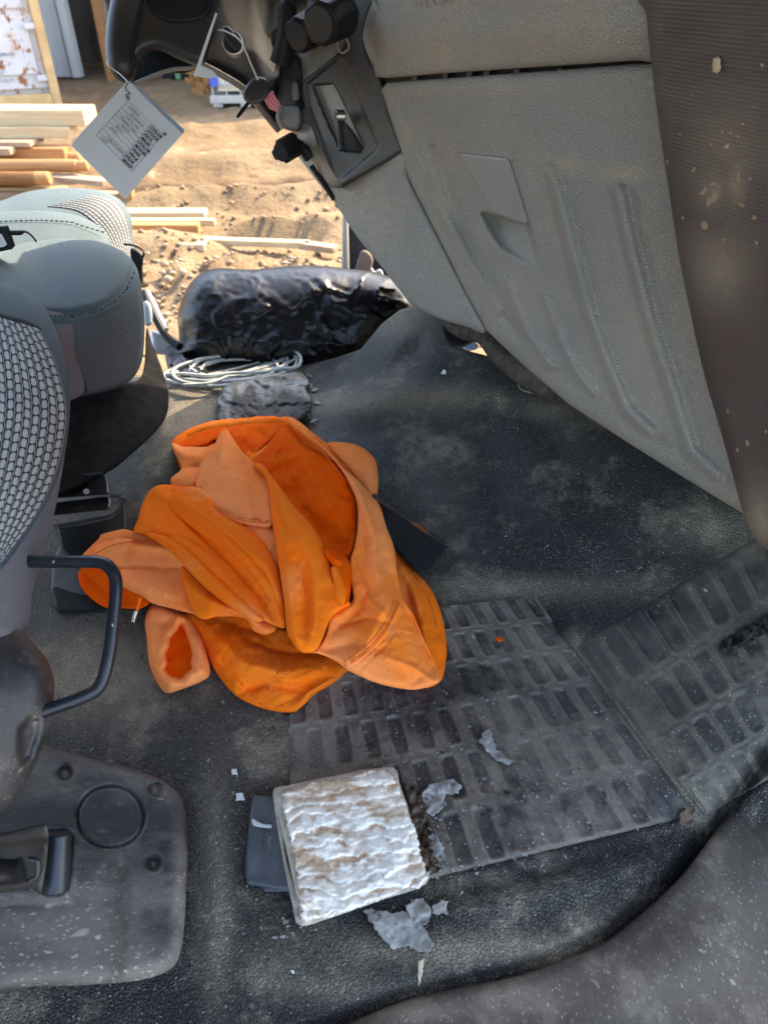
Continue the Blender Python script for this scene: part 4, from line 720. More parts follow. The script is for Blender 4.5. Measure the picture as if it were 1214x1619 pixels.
# lower body and far fold
cl('torso_back', [(960, 470), (990, 490), (1040, 545), (1085, 590), (1110, 630), (1135, 700), (1148, 790), (1142, 850), (1128, 895), (1080, 915), (1020, 880), (940, 700), (900, 520)], .012, m_or1, [([(1000, 520), (1050, 640), (1080, 760), (1100, 860)], 26, .02), ([(1020, 600), (1050, 700), (1060, 760)], 18, -.018)], seed=3)
cl('torso_front', [(345, 680), (420, 680), (520, 680), (640, 730), (760, 770), (860, 840), (830, 872), (790, 905), (740, 935), (705, 970), (670, 992), (600, 985), (540, 965), (490, 935), (450, 890), (425, 850), (400, 790), (370, 730)], .010, m_or4, [([(430, 750), (520, 840), (640, 870), (760, 850)], 45, .026), ([(420, 780), (470, 880), (560, 950)], 10, .008), ([(520, 760), (620, 800), (740, 810)], 12, -.010), ([(600, 900), (680, 890), (760, 860)], 9, .007), ([(500, 930), (600, 900), (720, 930)], 18, -.012), ([(690, 985), (720, 930), (790, 890)], 14, .012), ([(440, 700), (560, 740), (640, 800)], 18, -.010)], seed=8, pile=.02)
# cuff: rolled tube with dark fleece mouth
CU = [(222, 680), (240, 652), (262, 640), (300, 655), (345, 690), (375, 730), (400, 790), (415, 850), (412, 880), (385, 898), (350, 912), (315, 925), (282, 932), (262, 915), (240, 875), (226, 830), (220, 760), (214, 715)]
MO = [(328, 716), (340, 742), (352, 775), (362, 812), (356, 838), (362, 858), (340, 872), (330, 888), (308, 884), (290, 878), (274, 862), (284, 838), (276, 812), (290, 786), (292, 762), (312, 740)]
def cuff_rel(px, py):
    e = sdf(px, py, H(MO)); h = folds([([(240, 660), (235, 760), (250, 880)], 20, .010), ([(370, 740), (395, 820), (400, 880)], 16, .010)], 12, .004)(px, py)
    h = h+.012*np.exp(-((e+9)/8)**2)-.05*sm(-2, 5, e)+.005*fbm(A(px)/9, A(py)/14, 21)*np.exp(-((e+9)/12)**2); return h
cuf = sheet('sleeve_cuff', H(CU), hbase(.03, .0), m_or2, hd, step=3, r=.024, thick=.035, relief=cuff_rel)
sheet('cuff_lining', H([(x+(x-320)*.06, y+(y-810)*.06) for x, y in MO]), hbase(.018, 0), m_or3, cuf, step=4, r=.002, thick=.004, relief=lambda x, y: .006*fbm(A(x)/14, A(y)/14, 5))
# left arm
cl('sleeve_hem', [(8, 565), (25, 540), (80, 535), (160, 580), (230, 640), (205, 668), (150, 670), (95, 668), (50, 640), (18, 605)], .026, m_or3, [([(30, 560), (90, 620), (170, 650)], 18, -.008)], seed=6, pile=.02)
cl('sleeve_left', [(20, 512), (42, 482), (70, 455), (80, 440), (110, 432), (150, 424), (190, 434), (240, 440), (330, 480), (420, 560), (440, 640), (400, 690), (345, 682), (290, 668), (240, 655), (200, 630), (150, 605), (105, 560), (55, 540)], .040, m_or2, [([(60, 500), (160, 470), (290, 485), (380, 560)], 17, .016), ([(90, 545), (200, 545), (320, 545)], 9, -.014), ([(100, 570), (220, 600), (330, 640)], 30, .018), ([(70, 470), (130, 455), (230, 450)], 9, -.010)], seed=14, pile=.03)
# hood rim at the top
cl('hood_back', [(297, 155), (330, 125), (370, 105), (430, 88), (520, 78), (600, 72), (655, 74), (690, 90), (740, 130), (780, 158), (820, 156), (870, 164), (905, 185), (928, 215), (935, 270), (930, 330), (900, 400), (800, 400), (600, 330), (430, 250), (330, 240), (312, 205)], .022, m_or1, [([(300, 150), (420, 95), (560, 80), (670, 84), (760, 150)], 13, .022), ([(800, 180), (880, 210), (915, 290)], 28, .020), ([(360, 150), (520, 130), (640, 150)], 26, -.028)], seed=20)
cl('hood_fade', [(780, 160), (830, 156), (872, 165), (908, 188), (930, 218), (936, 275), (930, 325), (915, 330), (880, 280), (830, 220)], .052, m_or2, [([(830, 180), (890, 220), (915, 290)], 22, .006)], seed=22, pile=.03, r=.016)
cl('hood_inner', [(310, 168), (380, 125), (480, 104), (600, 92), (650, 92), (610, 140), (560, 190), (540, 225), (480, 215), (440, 150), (400, 165), (330, 178)], .035, m_or3, [([(470, 120), (560, 160)], 18, .012), ([(560, 120), (600, 150)], 12, -.012)], seed=24, pile=.03)
cl('hood_flap_left', [(297, 158), (330, 168), (385, 170), (425, 172), (420, 200), (390, 260), (372, 292), (330, 300), (300, 290), (294, 268), (325, 240), (318, 215), (305, 190)], .045, m_or2, [([(310, 180), (350, 200), (400, 200)], 14, .012), ([(330, 236), (400, 225)], 8, -.012), ([(310, 268), (370, 262)], 17, .012)], seed=26)
# fleece lining, the deep orange inside
cl('fleece_lining', [(545, 222), (580, 180), (640, 105), (670, 110), (700, 160), (760, 185), (810, 225), (845, 280), (868, 340), (870, 420), (862, 480), (848, 515), (855, 600), (840, 660), (790, 640), (760, 560), (700, 420), (600, 300)], .052, m_or3, [([(600, 240), (700, 180), (790, 200), (840, 300)], 16, .012), ([(650, 130), (600, 210), (590, 250)], 12, .014), ([(640, 290), (720, 380), (820, 470)], 34, -.022), ([(700, 210), (760, 300), (820, 420)], 26, .016), ([(620, 160), (660, 260), (700, 330)], 20, -.014), ([(790, 500), (850, 560), (840, 640)], 10, .018), ([(770, 480), (820, 490), (850, 530)], 9, .012)], seed=30, pile=.05, r=.008, amp=.009)
cl('hood_point', [(452, 120), (470, 118), (490, 150), (520, 190), (560, 225), (590, 235), (600, 300), (606, 370), (606, 415), (560, 416), (505, 405), (460, 385), (425, 355), (395, 320), (372, 290), (380, 240), (400, 190), (430, 160)], .062, m_or2, [([(462, 125), (450, 220), (400, 290)], 22, .018), ([(500, 180), (540, 290), (570, 400)], 22, -.012), ([(430, 345), (500, 385), (600, 400)], 5, -.006), ([(425, 355), (500, 395), (600, 412)], 5, .005)], seed=32)
cl('waist_band', [(520, 415), (606, 420), (625, 480), (632, 545), (600, 520), (560, 460)], .055, m_or2, [([(570, 420), (615, 520)], 10, .006)], seed=34)
# left middle folds
cl('sleeve_upper', [(180, 430), (192, 395), (205, 350), (225, 310), (250, 290), (285, 286), (330, 292), (372, 292), (400, 310), (425, 345), (440, 370), (500, 400), (560, 440), (600, 490), (632, 560), (646, 640), (650, 725), (612, 722), (560, 695), (520, 668), (470, 640), (400, 590), (340, 530), (300, 480), (260, 455), (215, 440)], .060, m_or1, [([(240, 300), (320, 350), (430, 420), (540, 520), (610, 620), (630, 700)], 24, .022), ([(285, 340), (380, 440), (480, 540), (570, 640), (620, 715)], 10, -.018), ([(215, 400), (330, 460), (440, 560), (560, 680)], 22, .018), ([(300, 320), (350, 296), (410, 340)], 9, .014), ([(290, 345), (300, 315), (340, 300)], 7, -.016), ([(240, 440), (330, 450), (420, 500), (520, 620)], 7, -.010)], seed=36, step=3.6, amp=.004)
cl('sleeve_under', [(335, 540), (400, 590), (470, 640), (530, 672), (560, 690), (610, 715), (620, 735), (590, 750), (550, 738), (520, 700), (440, 695), (400, 704), (370, 690), (350, 640), (330, 580)], .042, m_or1, [([(350, 600), (420, 650), (500, 680), (590, 735)], 24, .018), ([(500, 680), (560, 740)], 9, -.012)], seed=38)
cl('sleeve_roll', [(286, 348), (292, 318), (318, 300), (355, 292), (395, 300), (420, 330), (436, 364), (500, 410), (570, 455), (610, 510), (632, 570), (645, 640), (648, 715), (622, 700), (600, 640), (545, 570), (470, 500), (390, 440), (330, 395)], .068, m_or1, [([(310, 320), (400, 380), (500, 450), (590, 540), (635, 640)], 18, .018), ([(340, 330), (440, 400), (540, 480)], 7, -.008)], seed=51, step=3.6, r=.012, amp=.003)
cl('sleeve_fold', [(215, 440), (260, 438), (330, 470), (400, 530), (470, 600), (530, 655), (580, 700), (560, 712), (500, 680), (430, 630), (370, 575), (300, 500), (250, 462)], .070, m_or1, [([(240, 445), (340, 500), (450, 600), (560, 700)], 13, .012)], seed=53, step=3.6, r=.010, amp=.003)
# central upright fold
cl('front_fold', [(548, 226), (570, 220), (588, 235), (610, 265), (640, 305), (680, 360), (720, 400), (755, 450), (775, 500), (795, 560), (820, 610), (850, 655), (830, 668), (800, 690), (780, 720), (765, 760), (745, 798), (715, 808), (690, 800), (665, 765), (652, 730), (645, 650), (632, 560), (618, 470), (606, 390), (598, 310), (585, 262)], .085, m_or1, [([(575, 235), (620, 340), (650, 470), (660, 600), (680, 760)], 20, .020), ([(640, 330), (700, 430), (730, 540), (750, 640)], 30, .012), ([(690, 500), (720, 620), (715, 740)], 34, -.018), ([(660, 420), (690, 520), (700, 640)], 8, .006), ([(735, 600), (740, 700), (720, 780)], 9, .007), ([(612, 300), (640, 380), (655, 440)], 8, -.007), ([(780, 560), (810, 620), (840, 650)], 10, .010)], seed=40, step=3.4, r=.013, amp=.0035)
# long band at the right
cl('hem_band', [(650, 76), (680, 84), (712, 108), (760, 160), (800, 200), (830, 235), (862, 262), (900, 300), (940, 350), (962, 420), (985, 480), (995, 560), (1010, 630), (1045, 690), (1075, 760), (1105, 820), (1125, 880), (1120, 900), (1060, 920), (1000, 917), (930, 900), (880, 880), (840, 860), (800, 830), (750, 810), (712, 806), (745, 798), (775, 750), (790, 700), (830, 665), (852, 650), (858, 630), (850, 580), (850, 520), (862, 480), (872, 420), (872, 350), (850, 290), (815, 230), (770, 180), (700, 130), (665, 100)], .078, m_or2, [([(680, 100), (800, 215), (880, 320), (920, 440), (930, 560)], 18, .016), ([(860, 480), (900, 600), (870, 680), (800, 740)], 22, -.014), ([(930, 560), (960, 660), (900, 780), (840, 840)], 30, .016), ([(1010, 660), (960, 760), (860, 850)], 5, -.005), ([(1018, 668), (970, 770), (875, 862)], 5, -.004), ([(980, 560), (1060, 740), (1110, 870)], 20, -.016), ([(880, 560), (905, 640), (960, 690)], 8, .007), ([(880, 380), (900, 460), (895, 540)], 9, -.008), ([(820, 720), (900, 700), (980, 720)], 10, -.008), ([(960, 820), (1040, 850), (1100, 890)], 9, .007), ([(900, 600), (860, 660), (820, 700)], 7, .006), ([(760, 800), (860, 780), (950, 800)], 26, -.008)], seed=44, step=3.4, r=.013, amp=.0035)
cl('pocket_flap', [(768, 484), (800, 490), (830, 508), (848, 530), (852, 580), (846, 640), (830, 660), (812, 640), (806, 590), (795, 540), (775, 510)], .092, m_or3, [([(780, 495), (830, 530), (838, 620)], 8, .010)], seed=46)
cl('pocket_edge', [(790, 545), (806, 540), (826, 575), (836, 625), (826, 658), (806, 640), (798, 590)], .098, m_or1, [], seed=47)
# seams as raised stitch lines
m_thread = mat('orange_thread', (.72, .13, .004), rough=.9)
def seam(panel, pts, off=0, r=.0011):
    q = cr(H(pts), 5, closed=False); T = np.gradient(q, axis=0); T /= np.linalg.norm(T, axis=1)[:, None]; q = q+np.c_[-T[:, 1], T[:, 0]]*off; f = SURF[panel]
    return tube('seam', [P(x, y, float(f(A([x]), A([y]))[0])-.0003) for x, y in q[::2]], r, m_thread, hd, sides=5)
for o_ in (0, 3.2, 8): seam('hem_band', [(1000, 650), (985, 690), (950, 750), (905, 800), (860, 835), (835, 848)], o_)
for o_ in (0, 3): seam('hood_point', [(385, 290), (425, 340), (470, 372), (520, 392), (600, 398)], o_)
for o_ in (0, 4): seam('front_fold', [(800, 560), (822, 600), (830, 640), (818, 665)], o_)
seam('sleeve_left', [(60, 500), (130, 470), (230, 462), (300, 478)], 0, .0014); seam('hem_band', [(668, 96), (720, 135), (790, 205), (840, 270)], 4, .0012); seam('torso_back', [(1040, 560), (1090, 640), (1120, 740)], 0)
seam('sleeve_upper', [(290, 345), (360, 400), (450, 470), (540, 560), (600, 650)], 0, .0009); seam('torso_front', [(620, 978), (700, 940), (790, 885)], 0)
# drawstring
tube('drawstring', [P(*p) for p in ((222, 945, 1.30), (219, 958, 1.295), (215, 970, 1.29))], .0030, m_or1, hd, sides=8); tube('drawstring_tip', [P(*p) for p in ((216, 967, 1.288), (213, 976, 1.285), (211, 984, 1.282))], .0034, m_chrome, hd, sides=8)
# ---------------- white insulation block ----------------
wb = thing('insulation_block', 'rough layered white insulation slab lying on the rubber tread pad', 'insulation', PZ(555, 1340, 0))
def wav(px, py):
    x = A(px); y = A(py); v = y+.16*x; w_ = fbm(x/70, y/50, 3)*26; s = ((v+w_+fbm(x/22, y/22, 9)*8)/23) % 1
    h = .0045*(s**.6)*(1-sm(.82, 1, s))*(.35+1.0*vnoise(x/45, v/60, 13))+.0045*fbm(x/26, y/16, 6)+.002*ridged(x/14, y/8, 8, 3); return h*1.2
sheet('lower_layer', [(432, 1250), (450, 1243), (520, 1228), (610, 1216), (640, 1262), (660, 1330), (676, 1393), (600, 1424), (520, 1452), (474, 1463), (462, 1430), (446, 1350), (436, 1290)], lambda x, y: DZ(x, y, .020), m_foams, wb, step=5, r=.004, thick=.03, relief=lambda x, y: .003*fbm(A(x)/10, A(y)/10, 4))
sheet('slit_sheet', [(440, 1270), (600, 1230), (660, 1385), (478, 1445), (452, 1360)], lambda x, y: DZ(x, y, .030), mat('slit_brown', (.05, .025, .015), rough=.9), wb, step=10, r=.002, thick=.01, sharp=True)  # dark brown sheet filling the slit between the layers
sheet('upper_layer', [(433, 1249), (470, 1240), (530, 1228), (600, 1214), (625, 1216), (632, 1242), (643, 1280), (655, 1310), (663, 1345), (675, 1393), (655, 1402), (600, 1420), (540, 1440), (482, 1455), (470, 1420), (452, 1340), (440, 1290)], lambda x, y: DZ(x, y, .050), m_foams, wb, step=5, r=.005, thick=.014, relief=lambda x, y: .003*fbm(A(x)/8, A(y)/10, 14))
sheet('top_skin', [(446, 1253), (490, 1240), (545, 1230), (586, 1217), (604, 1214), (622, 1226), (632, 1244), (633, 1258), (644, 1273), (645, 1290), (656, 1310), (660, 1330), (664, 1350), (673, 1374), (675, 1392), (664, 1402), (640, 1404), (606, 1422), (575, 1430), (540, 1444), (510, 1450), (476, 1464), (474, 1450), (476, 1424), (468, 1380), (458, 1320), (448, 1276)], lambda x, y: DZ(x, y, .058), m_foam, wb, step=2.4, r=.004, thick=.012, relief=wav, sharp=True, jag=1.6, dust=lambda x, y: (1.1*(1-sm(.0006, .0042, wav(x, y)))*(.3+vnoise(A(x)/30, A(y)/20, 5))+.35*sm(1290, 1240, A(y))).clip(0, 1))
# grey flap under it
gf = sheet('rubber_flap', [(400, 1262), (410, 1258), (432, 1262), (470, 1300), (480, 1400), (400, 1400), (390, 1390), (388, 1370), (393, 1310)], lambda x, y: DZ(x, y, .014), m_blue, step=3, r=.006, thick=.012, relief=lambda x, y: .0009*np.exp(-((np.hypot((A(x)-421)/6.5, (A(y)-1329)/15.5)-1)/.16)**2)-.002*sm(-2, 2, sdf(x, y, [(400, 1290), (402, 1262), (412, 1266), (430, 1300), (415, 1306)]))+.001*fbm(A(x)/12, A(y)/12, 3))
props(gf, 'flat grey rubber flap with oval emblem tucked under the white slab', 'rubber flap')
text3d('oval_emblem_text', 'Ford', P(423.5, 1322, .9245), P(423.5, 1338, .92)-P(423.5, 1322, .92), P(427, 1330, .92)-P(421, 1330, .92), .0075, m_pad2, gf, extrude=.0002)
ptube('oval_rim', [(421+6.8*math.cos(t), 1330+16*math.sin(t), float(DZ(421+6.8*math.cos(t), 1330+16*math.sin(t), .0150))) for t in np.linspace(0, 6.283, 15)], .0006, m_pad2, gf, sides=5)
sheet('flap_edge', [(416, 1398), (425, 1396), (470, 1397), (470, 1408), (430, 1410), (417, 1408)], lambda x, y: DZ(x, y, .012), m_blue, gf, step=4, r=.003, thick=.01); sheet('white_scrape', [(399, 1294), (408, 1299), (418, 1303), (430, 1304), (430, 1309), (412, 1308), (400, 1304)], lambda x, y: DZ(x, y, .0172), m_paper, gf, step=3, r=.001, thick=.001)
# ---------------- debris ----------------
def scrap(name, pts, label, cat, m_=m_film, lift=.003, r=.001, th=.002, amp=.002, sc=12, group=None, jag=2.0, seed=1):
    q = lin(pts, 4); rs = random.Random(seed*7+len(pts)); q = [(x+rs.uniform(-jag, jag), y+rs.uniform(-jag, jag)) for x, y in q]
    o = sheet(name, q, lambda x, y: floor_d(x, y)-lift/.8-.004, m_, step=3, r=r, thick=th, sharp=True, relief=lambda x, y: amp*fbm(A(x)/sc, A(y)/sc, seed)); return props(o, label, cat, group)
scrap('film_scrap', [(574, 1440), (582, 1436), (620, 1443), (640, 1440), (662, 1450), (684, 1492), (680, 1503), (664, 1506), (645, 1496), (620, 1500), (602, 1480), (590, 1462)], 'largest grey torn film scrap, in front of the white slab', 'film scrap', seed=3)
scrap('film_scrap', [(640, 1430), (668, 1418), (682, 1440), (678, 1455), (662, 1470), (650, 1450)], 'crinkled pale film scrap touching the front right corner of the white slab', 'film scrap', lift=.006, amp=.005, seed=4)
scrap('film_scrap', [(684, 1432), (700, 1422), (710, 1424), (704, 1432), (708, 1446), (696, 1444), (690, 1448), (683, 1442)], 'small star shaped film scrap right of the largest one', 'film scrap', lift=.005, amp=.005, seed=5)
scrap('film_scrap', [(676, 1240), (700, 1236), (716, 1232), (732, 1244), (724, 1254), (706, 1256), (700, 1276), (684, 1290), (668, 1280), (666, 1260)], 'wrinkled grey film scrap right of the upper end of the white slab', 'film scrap', amp=.006, seed=6)
scrap('film_scrap', [(676, 1320), (690, 1318), (702, 1346), (704, 1358), (690, 1362), (680, 1346)], 'narrow grey film scrap right of the lower end of the white slab', 'film scrap', amp=.005, seed=7)
scrap('film_scrap', [(762, 1160), (774, 1150), (778, 1166), (784, 1184), (800, 1196), (812, 1204), (806, 1210), (786, 1202), (768, 1186), (758, 1174)], 'pale hook shaped film scrap in the middle of the tread pad', 'film scrap', lift=.006, amp=.006, sc=8, seed=8)
scrap('film_scrap', [(768, 1072), (776, 1078), (784, 1090), (776, 1094), (770, 1084)], 'small white film scrap on the tread pad above the hook shaped one', 'film scrap', m_=m_rag, seed=9)
scrap('film_scrap', [(700, 584), (706, 586), (705, 592), (697, 591)], 'tiny white scrap alone on the dark mat below the console', 'film scrap', m_=m_paper, jag=1, seed=10)
scrap('film_scrap', [(366, 1216), (374, 1216), (376, 1224), (368, 1226)], 'tiny white scrap left of the tread pad, nearer the sweatshirt cuff', 'film scrap', m_=m_paper, jag=1, seed=11)
scrap('film_scrap', [(374, 1254), (384, 1254), (388, 1264), (380, 1266), (372, 1266)], 'white curled scrap above the rubber flap', 'film scrap', m_=m_paper, jag=1, seed=12)
scrap('film_scrap', [(458, 1534), (466, 1534), (464, 1540)], 'tiny white scrap on the mat in front of the rubber flap', 'film scrap', m_=m_paper, jag=.8, seed=13)
scrap('film_scrap', [(662, 1518), (670, 1516), (668, 1540), (662, 1560), (660, 1536)], 'thin pale sliver in front of the largest film scrap near the sill', 'film scrap', m_=m_stone, jag=1, seed=14)
scrap('orange_scrap', [(784, 1008), (792, 1006), (796, 1012), (788, 1016)], 'tiny orange scrap on the tread pad right of the sweatshirt', 'scrap', m_=m_or3, jag=1, seed=15)
scrap('film_scrap', [(776, 1014), (786, 1014), (794, 1022), (784, 1026)], 'tiny pale scrap beside the orange scrap', 'film scrap', m_=m_rag, jag=1, seed=18)
scrap('dead_leaf', [(1072, 1286), (1088, 1276), (1100, 1274), (1096, 1290), (1098, 1306), (1086, 1310), (1074, 1302)], 'curled brown dead leaf at the far right corner of the tread pad', 'leaf', m_=m_leaf, lift=.012, amp=.014, seed=16)
scrap('dead_leaf', [(640, 1236), (656, 1244), (668, 1262), (676, 1282), (674, 1312), (684, 1330), (682, 1356), (690, 1376), (676, 1380), (664, 1350), (656, 1310), (646, 1276)], 'dark crumbled leaf litter along the right edge of the white slab', 'leaf', m_=m_leaf, lift=.010, amp=.02, sc=7, jag=3.5, seed=17)
scrap('tar_smear', [(1140, 1012), (1160, 1002), (1190, 984), (1240, 960), (1250, 985), (1200, 1006), (1170, 1024), (1150, 1032), (1136, 1026)], 'shiny black tar smear on the upper right tread area', 'tar', m_=m_gum, lift=.012, amp=.014, r=.008, sc=9, seed=19)
scrap('tar_smear', [(452, 1122), (470, 1108), (490, 1102), (486, 1114), (468, 1126), (454, 1134)], 'flat black smear just below the sweatshirt hem', 'tar', m_=m_gum, lift=.004, amp=.002, seed=20)
random.seed(11); ms_ = []
for k in range(1100):
    x = random.gauss(720, 210); y = random.uniform(1000, 1420) if k % 3 else random.uniform(620, 1560)
    if k % 7 == 0: x, y = random.gauss(445, 18), random.gauss(1500, 26)
    if k % 5 == 0: x, y = random.gauss(680, 14), random.uniform(1250, 1390)
    if not (300 < x < 1120) or y > 1320+(1110-x)*.25: continue
    s = random.uniform(.0008, .0024)*(1.6 if k % 9 == 0 else 1); c = P(x, y, float(floor_d(x, y))-.006); V, F = box_mesh(c, (s*random.uniform(.8, 2.5), s, s*.7), rz(random.uniform(0, 3)), 0); ms_.append((V, F))
V, F = join(ms_[::2]); o = link('dark_crumbs', V, F, m_leaf, smooth=False, kind='stuff'); props(o, 'scattered dark crumbs of dirt on the tread pad and mat', 'crumbs')
V, F = join(ms_[1::2]); o = link('pale_crumbs', V, F, mat('pale_crumb', (.33, .33, .33), (.22, .2, .17), rough=.7, var=90), smooth=False, kind='stuff'); props(o, 'scattered pale crumbs of grit on the tread pad and mat', 'crumbs')
# ---------------- driver door side ----------------
dsill = thing('driver_door_sill', 'pale door sill edge and step beyond the middle seat', 'door sill', P(250, 520, 2.3))
sheet('step_plate', [(238, 522), (262, 528), (285, 545), (270, 562), (240, 560)], lambda x, y: 2.25+0*A(x), m_alu, dsill, step=5, r=.01, thick=.05, sharp=True); ptube('weather_strip', [(228, 462, 2.25), (240, 490, 2.22), (262, 530, 2.2), (284, 548, 2.18)], .012, m_black, dsill); ptube('sill_edge', [(232, 462, 2.27), (246, 490, 2.26), (262, 522, 2.25)], .012, m_alu, dsill); sheet('trim_pad', [(228, 478), (236, 478), (241, 492), (240, 512), (230, 514)], lambda x, y: 2.1+0*A(x), m_pale, dsill, step=4, r=.01, thick=.03)
dj = thing('driver_door_edge', 'dark open driver door edge standing beyond the console', 'door', P(560, 430, 2.6))
sheet('door_edge', [(542, 338), (551, 344), (553, 440), (540, 440)], lambda x, y: 2.58+0*A(x), m_greys, dj, step=5, r=.01, thick=.06, sharp=True); sheet('door_panel', [(551, 340), (640, 340), (640, 470), (551, 450)], lambda x, y: 2.62+0*A(x), m_black, dj, step=8, r=.01, thick=.05, sharp=True)
sheet('door_strap', [(572, 396), (590, 410), (578, 446), (560, 440)], lambda x, y: 2.55+0*A(x), mat('strap_tan', (.12, .08, .05), rough=.7), dj, step=5, r=.006, thick=.02); ptube('door_cable', [(586, 425, 2.5), (592, 432, 2.5), (600, 428, 2.48), (604, 436, 2.48)], .006, m_galv, dj)
# ---------------- outside ----------------
def gr(px, py, z=GZ): return PZ(A(px), A(py), z)
def nonuni(a, b, n, p=1.0): return a+(b-a)*np.linspace(0, 1, n)**p
xs = np.r_[-300, -120, -60, -30, -18, np.arange(-13, 8, .055), 10, 15, 25, 50, 110, 300]; ys = np.r_[-60, -25, -10, 0, 1.2, np.arange(1.9, 13.5, .055), np.arange(13.5, 20, .4), 25, 35, 60, 120, 300]
XX, YY = np.meshgrid(xs, ys); near = ((np.abs(XX) < 13.5) & (YY > 1.8) & (YY < 20))
rut = np.zeros(XX.shape)
for c0, w_ in ((6.9, .20), (8.4, .25), (10.1, .3), (5.4, .22)): rut = rut+.07*np.exp(-((YY-c0-.25*XX-.5*fbm(XX/3, YY*0+c0, 5))/w_)**2)
hh = .07*fbm(XX*.7, YY*.7, 5, 3)+.09*ridged(XX*2.0, YY*2.0, 9, 4)*sm(7.2, 5.6, YY-.2*XX)+.03*fbm(XX*6, YY*6, 15, 2)+rut*2.2
hh = hh+.09*np.exp(-(((XX+1.1)/1.0)**2+((YY-4.6)/.30)**2))*(.3+1.6*ridged(XX*5, YY*5, 17, 3))
for (bx0, bx1, by0, by1) in [(gr(130, y_, GZ)[0], gr(x_, y_, GZ)[0]+.05, gr(x_, y_, GZ)[1]-.09, gr(x_, y_, GZ)[1]+.09) for x_, y_ in ((330, 343), (343, 356), (320, 370), (500, 384), (540, 397), (330, 397))]: hh = np.where((XX > bx0) & (XX < bx1) & (YY > by0) & (YY < by1), np.minimum(hh, .05), hh)
Zg = GZ-.04+np.where(near, hh, -.0)
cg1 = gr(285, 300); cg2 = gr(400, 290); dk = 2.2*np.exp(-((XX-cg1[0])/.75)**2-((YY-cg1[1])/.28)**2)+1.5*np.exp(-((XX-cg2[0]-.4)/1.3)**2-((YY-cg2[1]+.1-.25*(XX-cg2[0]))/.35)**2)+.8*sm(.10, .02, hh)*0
w_ = len(xs); V = np.c_[XX.ravel(), YY.ravel(), Zg.ravel()]; Fs = [(j*w_+i, j*w_+i+1, (j+1)*w_+i+1, (j+1)*w_+i) for j in range(len(ys)-1) for i in range(w_-1)]
link('ground', V, Fs, m_dirt, attr={'dust': dk.ravel()}, cfix=False, kind='structure')
# clods
random.seed(21); ms_ = []; msp = []
for k in range(1500):
    x = random.uniform(-2.6, .9); y = random.uniform(2.3, 6.5)
    if k % 3 == 0: x = random.gauss(-1.1, .5); y = random.gauss(4.4, .35)
    s = random.uniform(.008, .022)*(1.6 if k % 11 == 0 else 1); bm = bmesh.new(); bmesh.ops.create_icosphere(bm, subdivisions=1, radius=s)
    V = [(v.co.x*random.uniform(.7, 1.5)+x, v.co.y*random.uniform(.7, 1.3)+y, v.co.z*random.uniform(.5, 1.)+GZ+.0) for v in bm.verts]; F = [tuple(v.index for v in f.verts) for f in bm.faces]; bm.free()
    iy = int(np.searchsorted(ys, y)); ix = int(np.searchsorted(xs, x)); zz = Zg[iy, ix]+s*.35; V = [(a, b, c-GZ+zz) for a, b, c in V]; (msp if k % 6 == 0 else ms_).append((V, F))
V, F = join(ms_); o = link('earth_clods', V, F, m_clod, kind='stuff'); props(o, 'loose crumbly earth clods on the yard beyond the cab', 'clods')
V, F = join(msp); o = link('pebbles', V, F, m_pebble, kind='stuff'); props(o, 'pale pebbles strewn over the yard beyond the cab', 'pebbles')
# boards: given by photo positions of their ends on the ground plane, real section
def board(name, pa, pb, zb, h, w, m_, label, cat, group=None, bev=.006):
    a = gr(*pa, z=zb); b = gr(*pb, z=zb); d = b-a; L = np.linalg.norm(d); ang = math.atan2(d[1], d[0]); o = box(name, (0, 0, 0), (L, w, h), m_, bev=bev)
    me = o.data; o.location = Vector((a+b)/2)+Vector((0, 0, 0)); R_ = Matrix.Rotation(ang, 4, 'Z'); me.transform(Matrix.Translation((0, 0, h/2-min(v.co.z for v in me.vertices)-h/2)) @ Matrix.Translation((0, 0, 0))); me.transform(R_)
    o.location.z = zb; return props(o, label, cat, group)
LG = 'timber boards lying on the yard'
board('timber_board', (150, 343), (327, 343), GZ+.06, .05, .14, m_wood, 'back one of the five short pale boards beside the driver seat', 'board', LG)
board('timber_board', (150, 356), (341, 356), GZ+.06, .045, .07, m_wood, 'thin pale board second from the back in the loose row', 'board', LG)
board('timber_board', (150, 370), (317, 370), GZ+.06, .075, .10, m_wood2, 'thick board with dark orange side in the middle of the loose row', 'board', LG)
board('timber_board', (150, 379), (490, 391), GZ+.06, .04, .08, m_wood, 'longest pale board reaching far right across the dirt', 'board', LG)
board('timber_board', (480, 392), (532, 399), GZ+.06, .04, .09, m_wood3, 'short brown board lying at the end of the longest board', 'board', LG)
board('timber_board', (150, 397), (327, 397), GZ+.06, .06, .12, m_wood, 'front one of the short pale boards nearest the cab', 'board', LG)
PG = 'lumber in the stack beside the container'
def stackb(pa, pb, zb, h, w, m_, label): return board('lumber', pa, pb, zb, h, w, m_, label, 'lumber', PG)
Yb = [((-260, 306), (204, 322), .0, .08, .16, m_wood3, 'weathered brown plank at the bottom front of the stack'), ((-260, 300), (106, 306), .05, .05, .12, m_wood, 'low pale plank ending left of the front post'), ((-260, 289), (60, 292), .09, .07, .14, m_wood2, 'lowest orange plank above the driver seat'),
      ((-260, 284), (128, 288), .16, .04, .2, m_wood, 'pale plank across the front of the stack'), ((-160, 262), (172, 292), .18, .04, .14, m_wood3, 'long weathered plank slanting down to the right'),
      ((-260, 268), (78, 272), .20, .09, .16, m_wood2, 'short orange log above the pale cross plank'), ((-260, 250), (112, 254), .26, .11, .18, m_wood2, 'bright orange beam end in the middle of the stack'), ((-260, 238), (30, 240), .34, .05, .3, m_wood3, 'brown plank end at the far left of the stack'), ((-260, 226), (60, 228), .38, .04, .3, m_wood3, 'grey brown plank under the pale beams')]
for q in Yb: stackb(q[0], q[1], GZ+q[2], *q[3:])
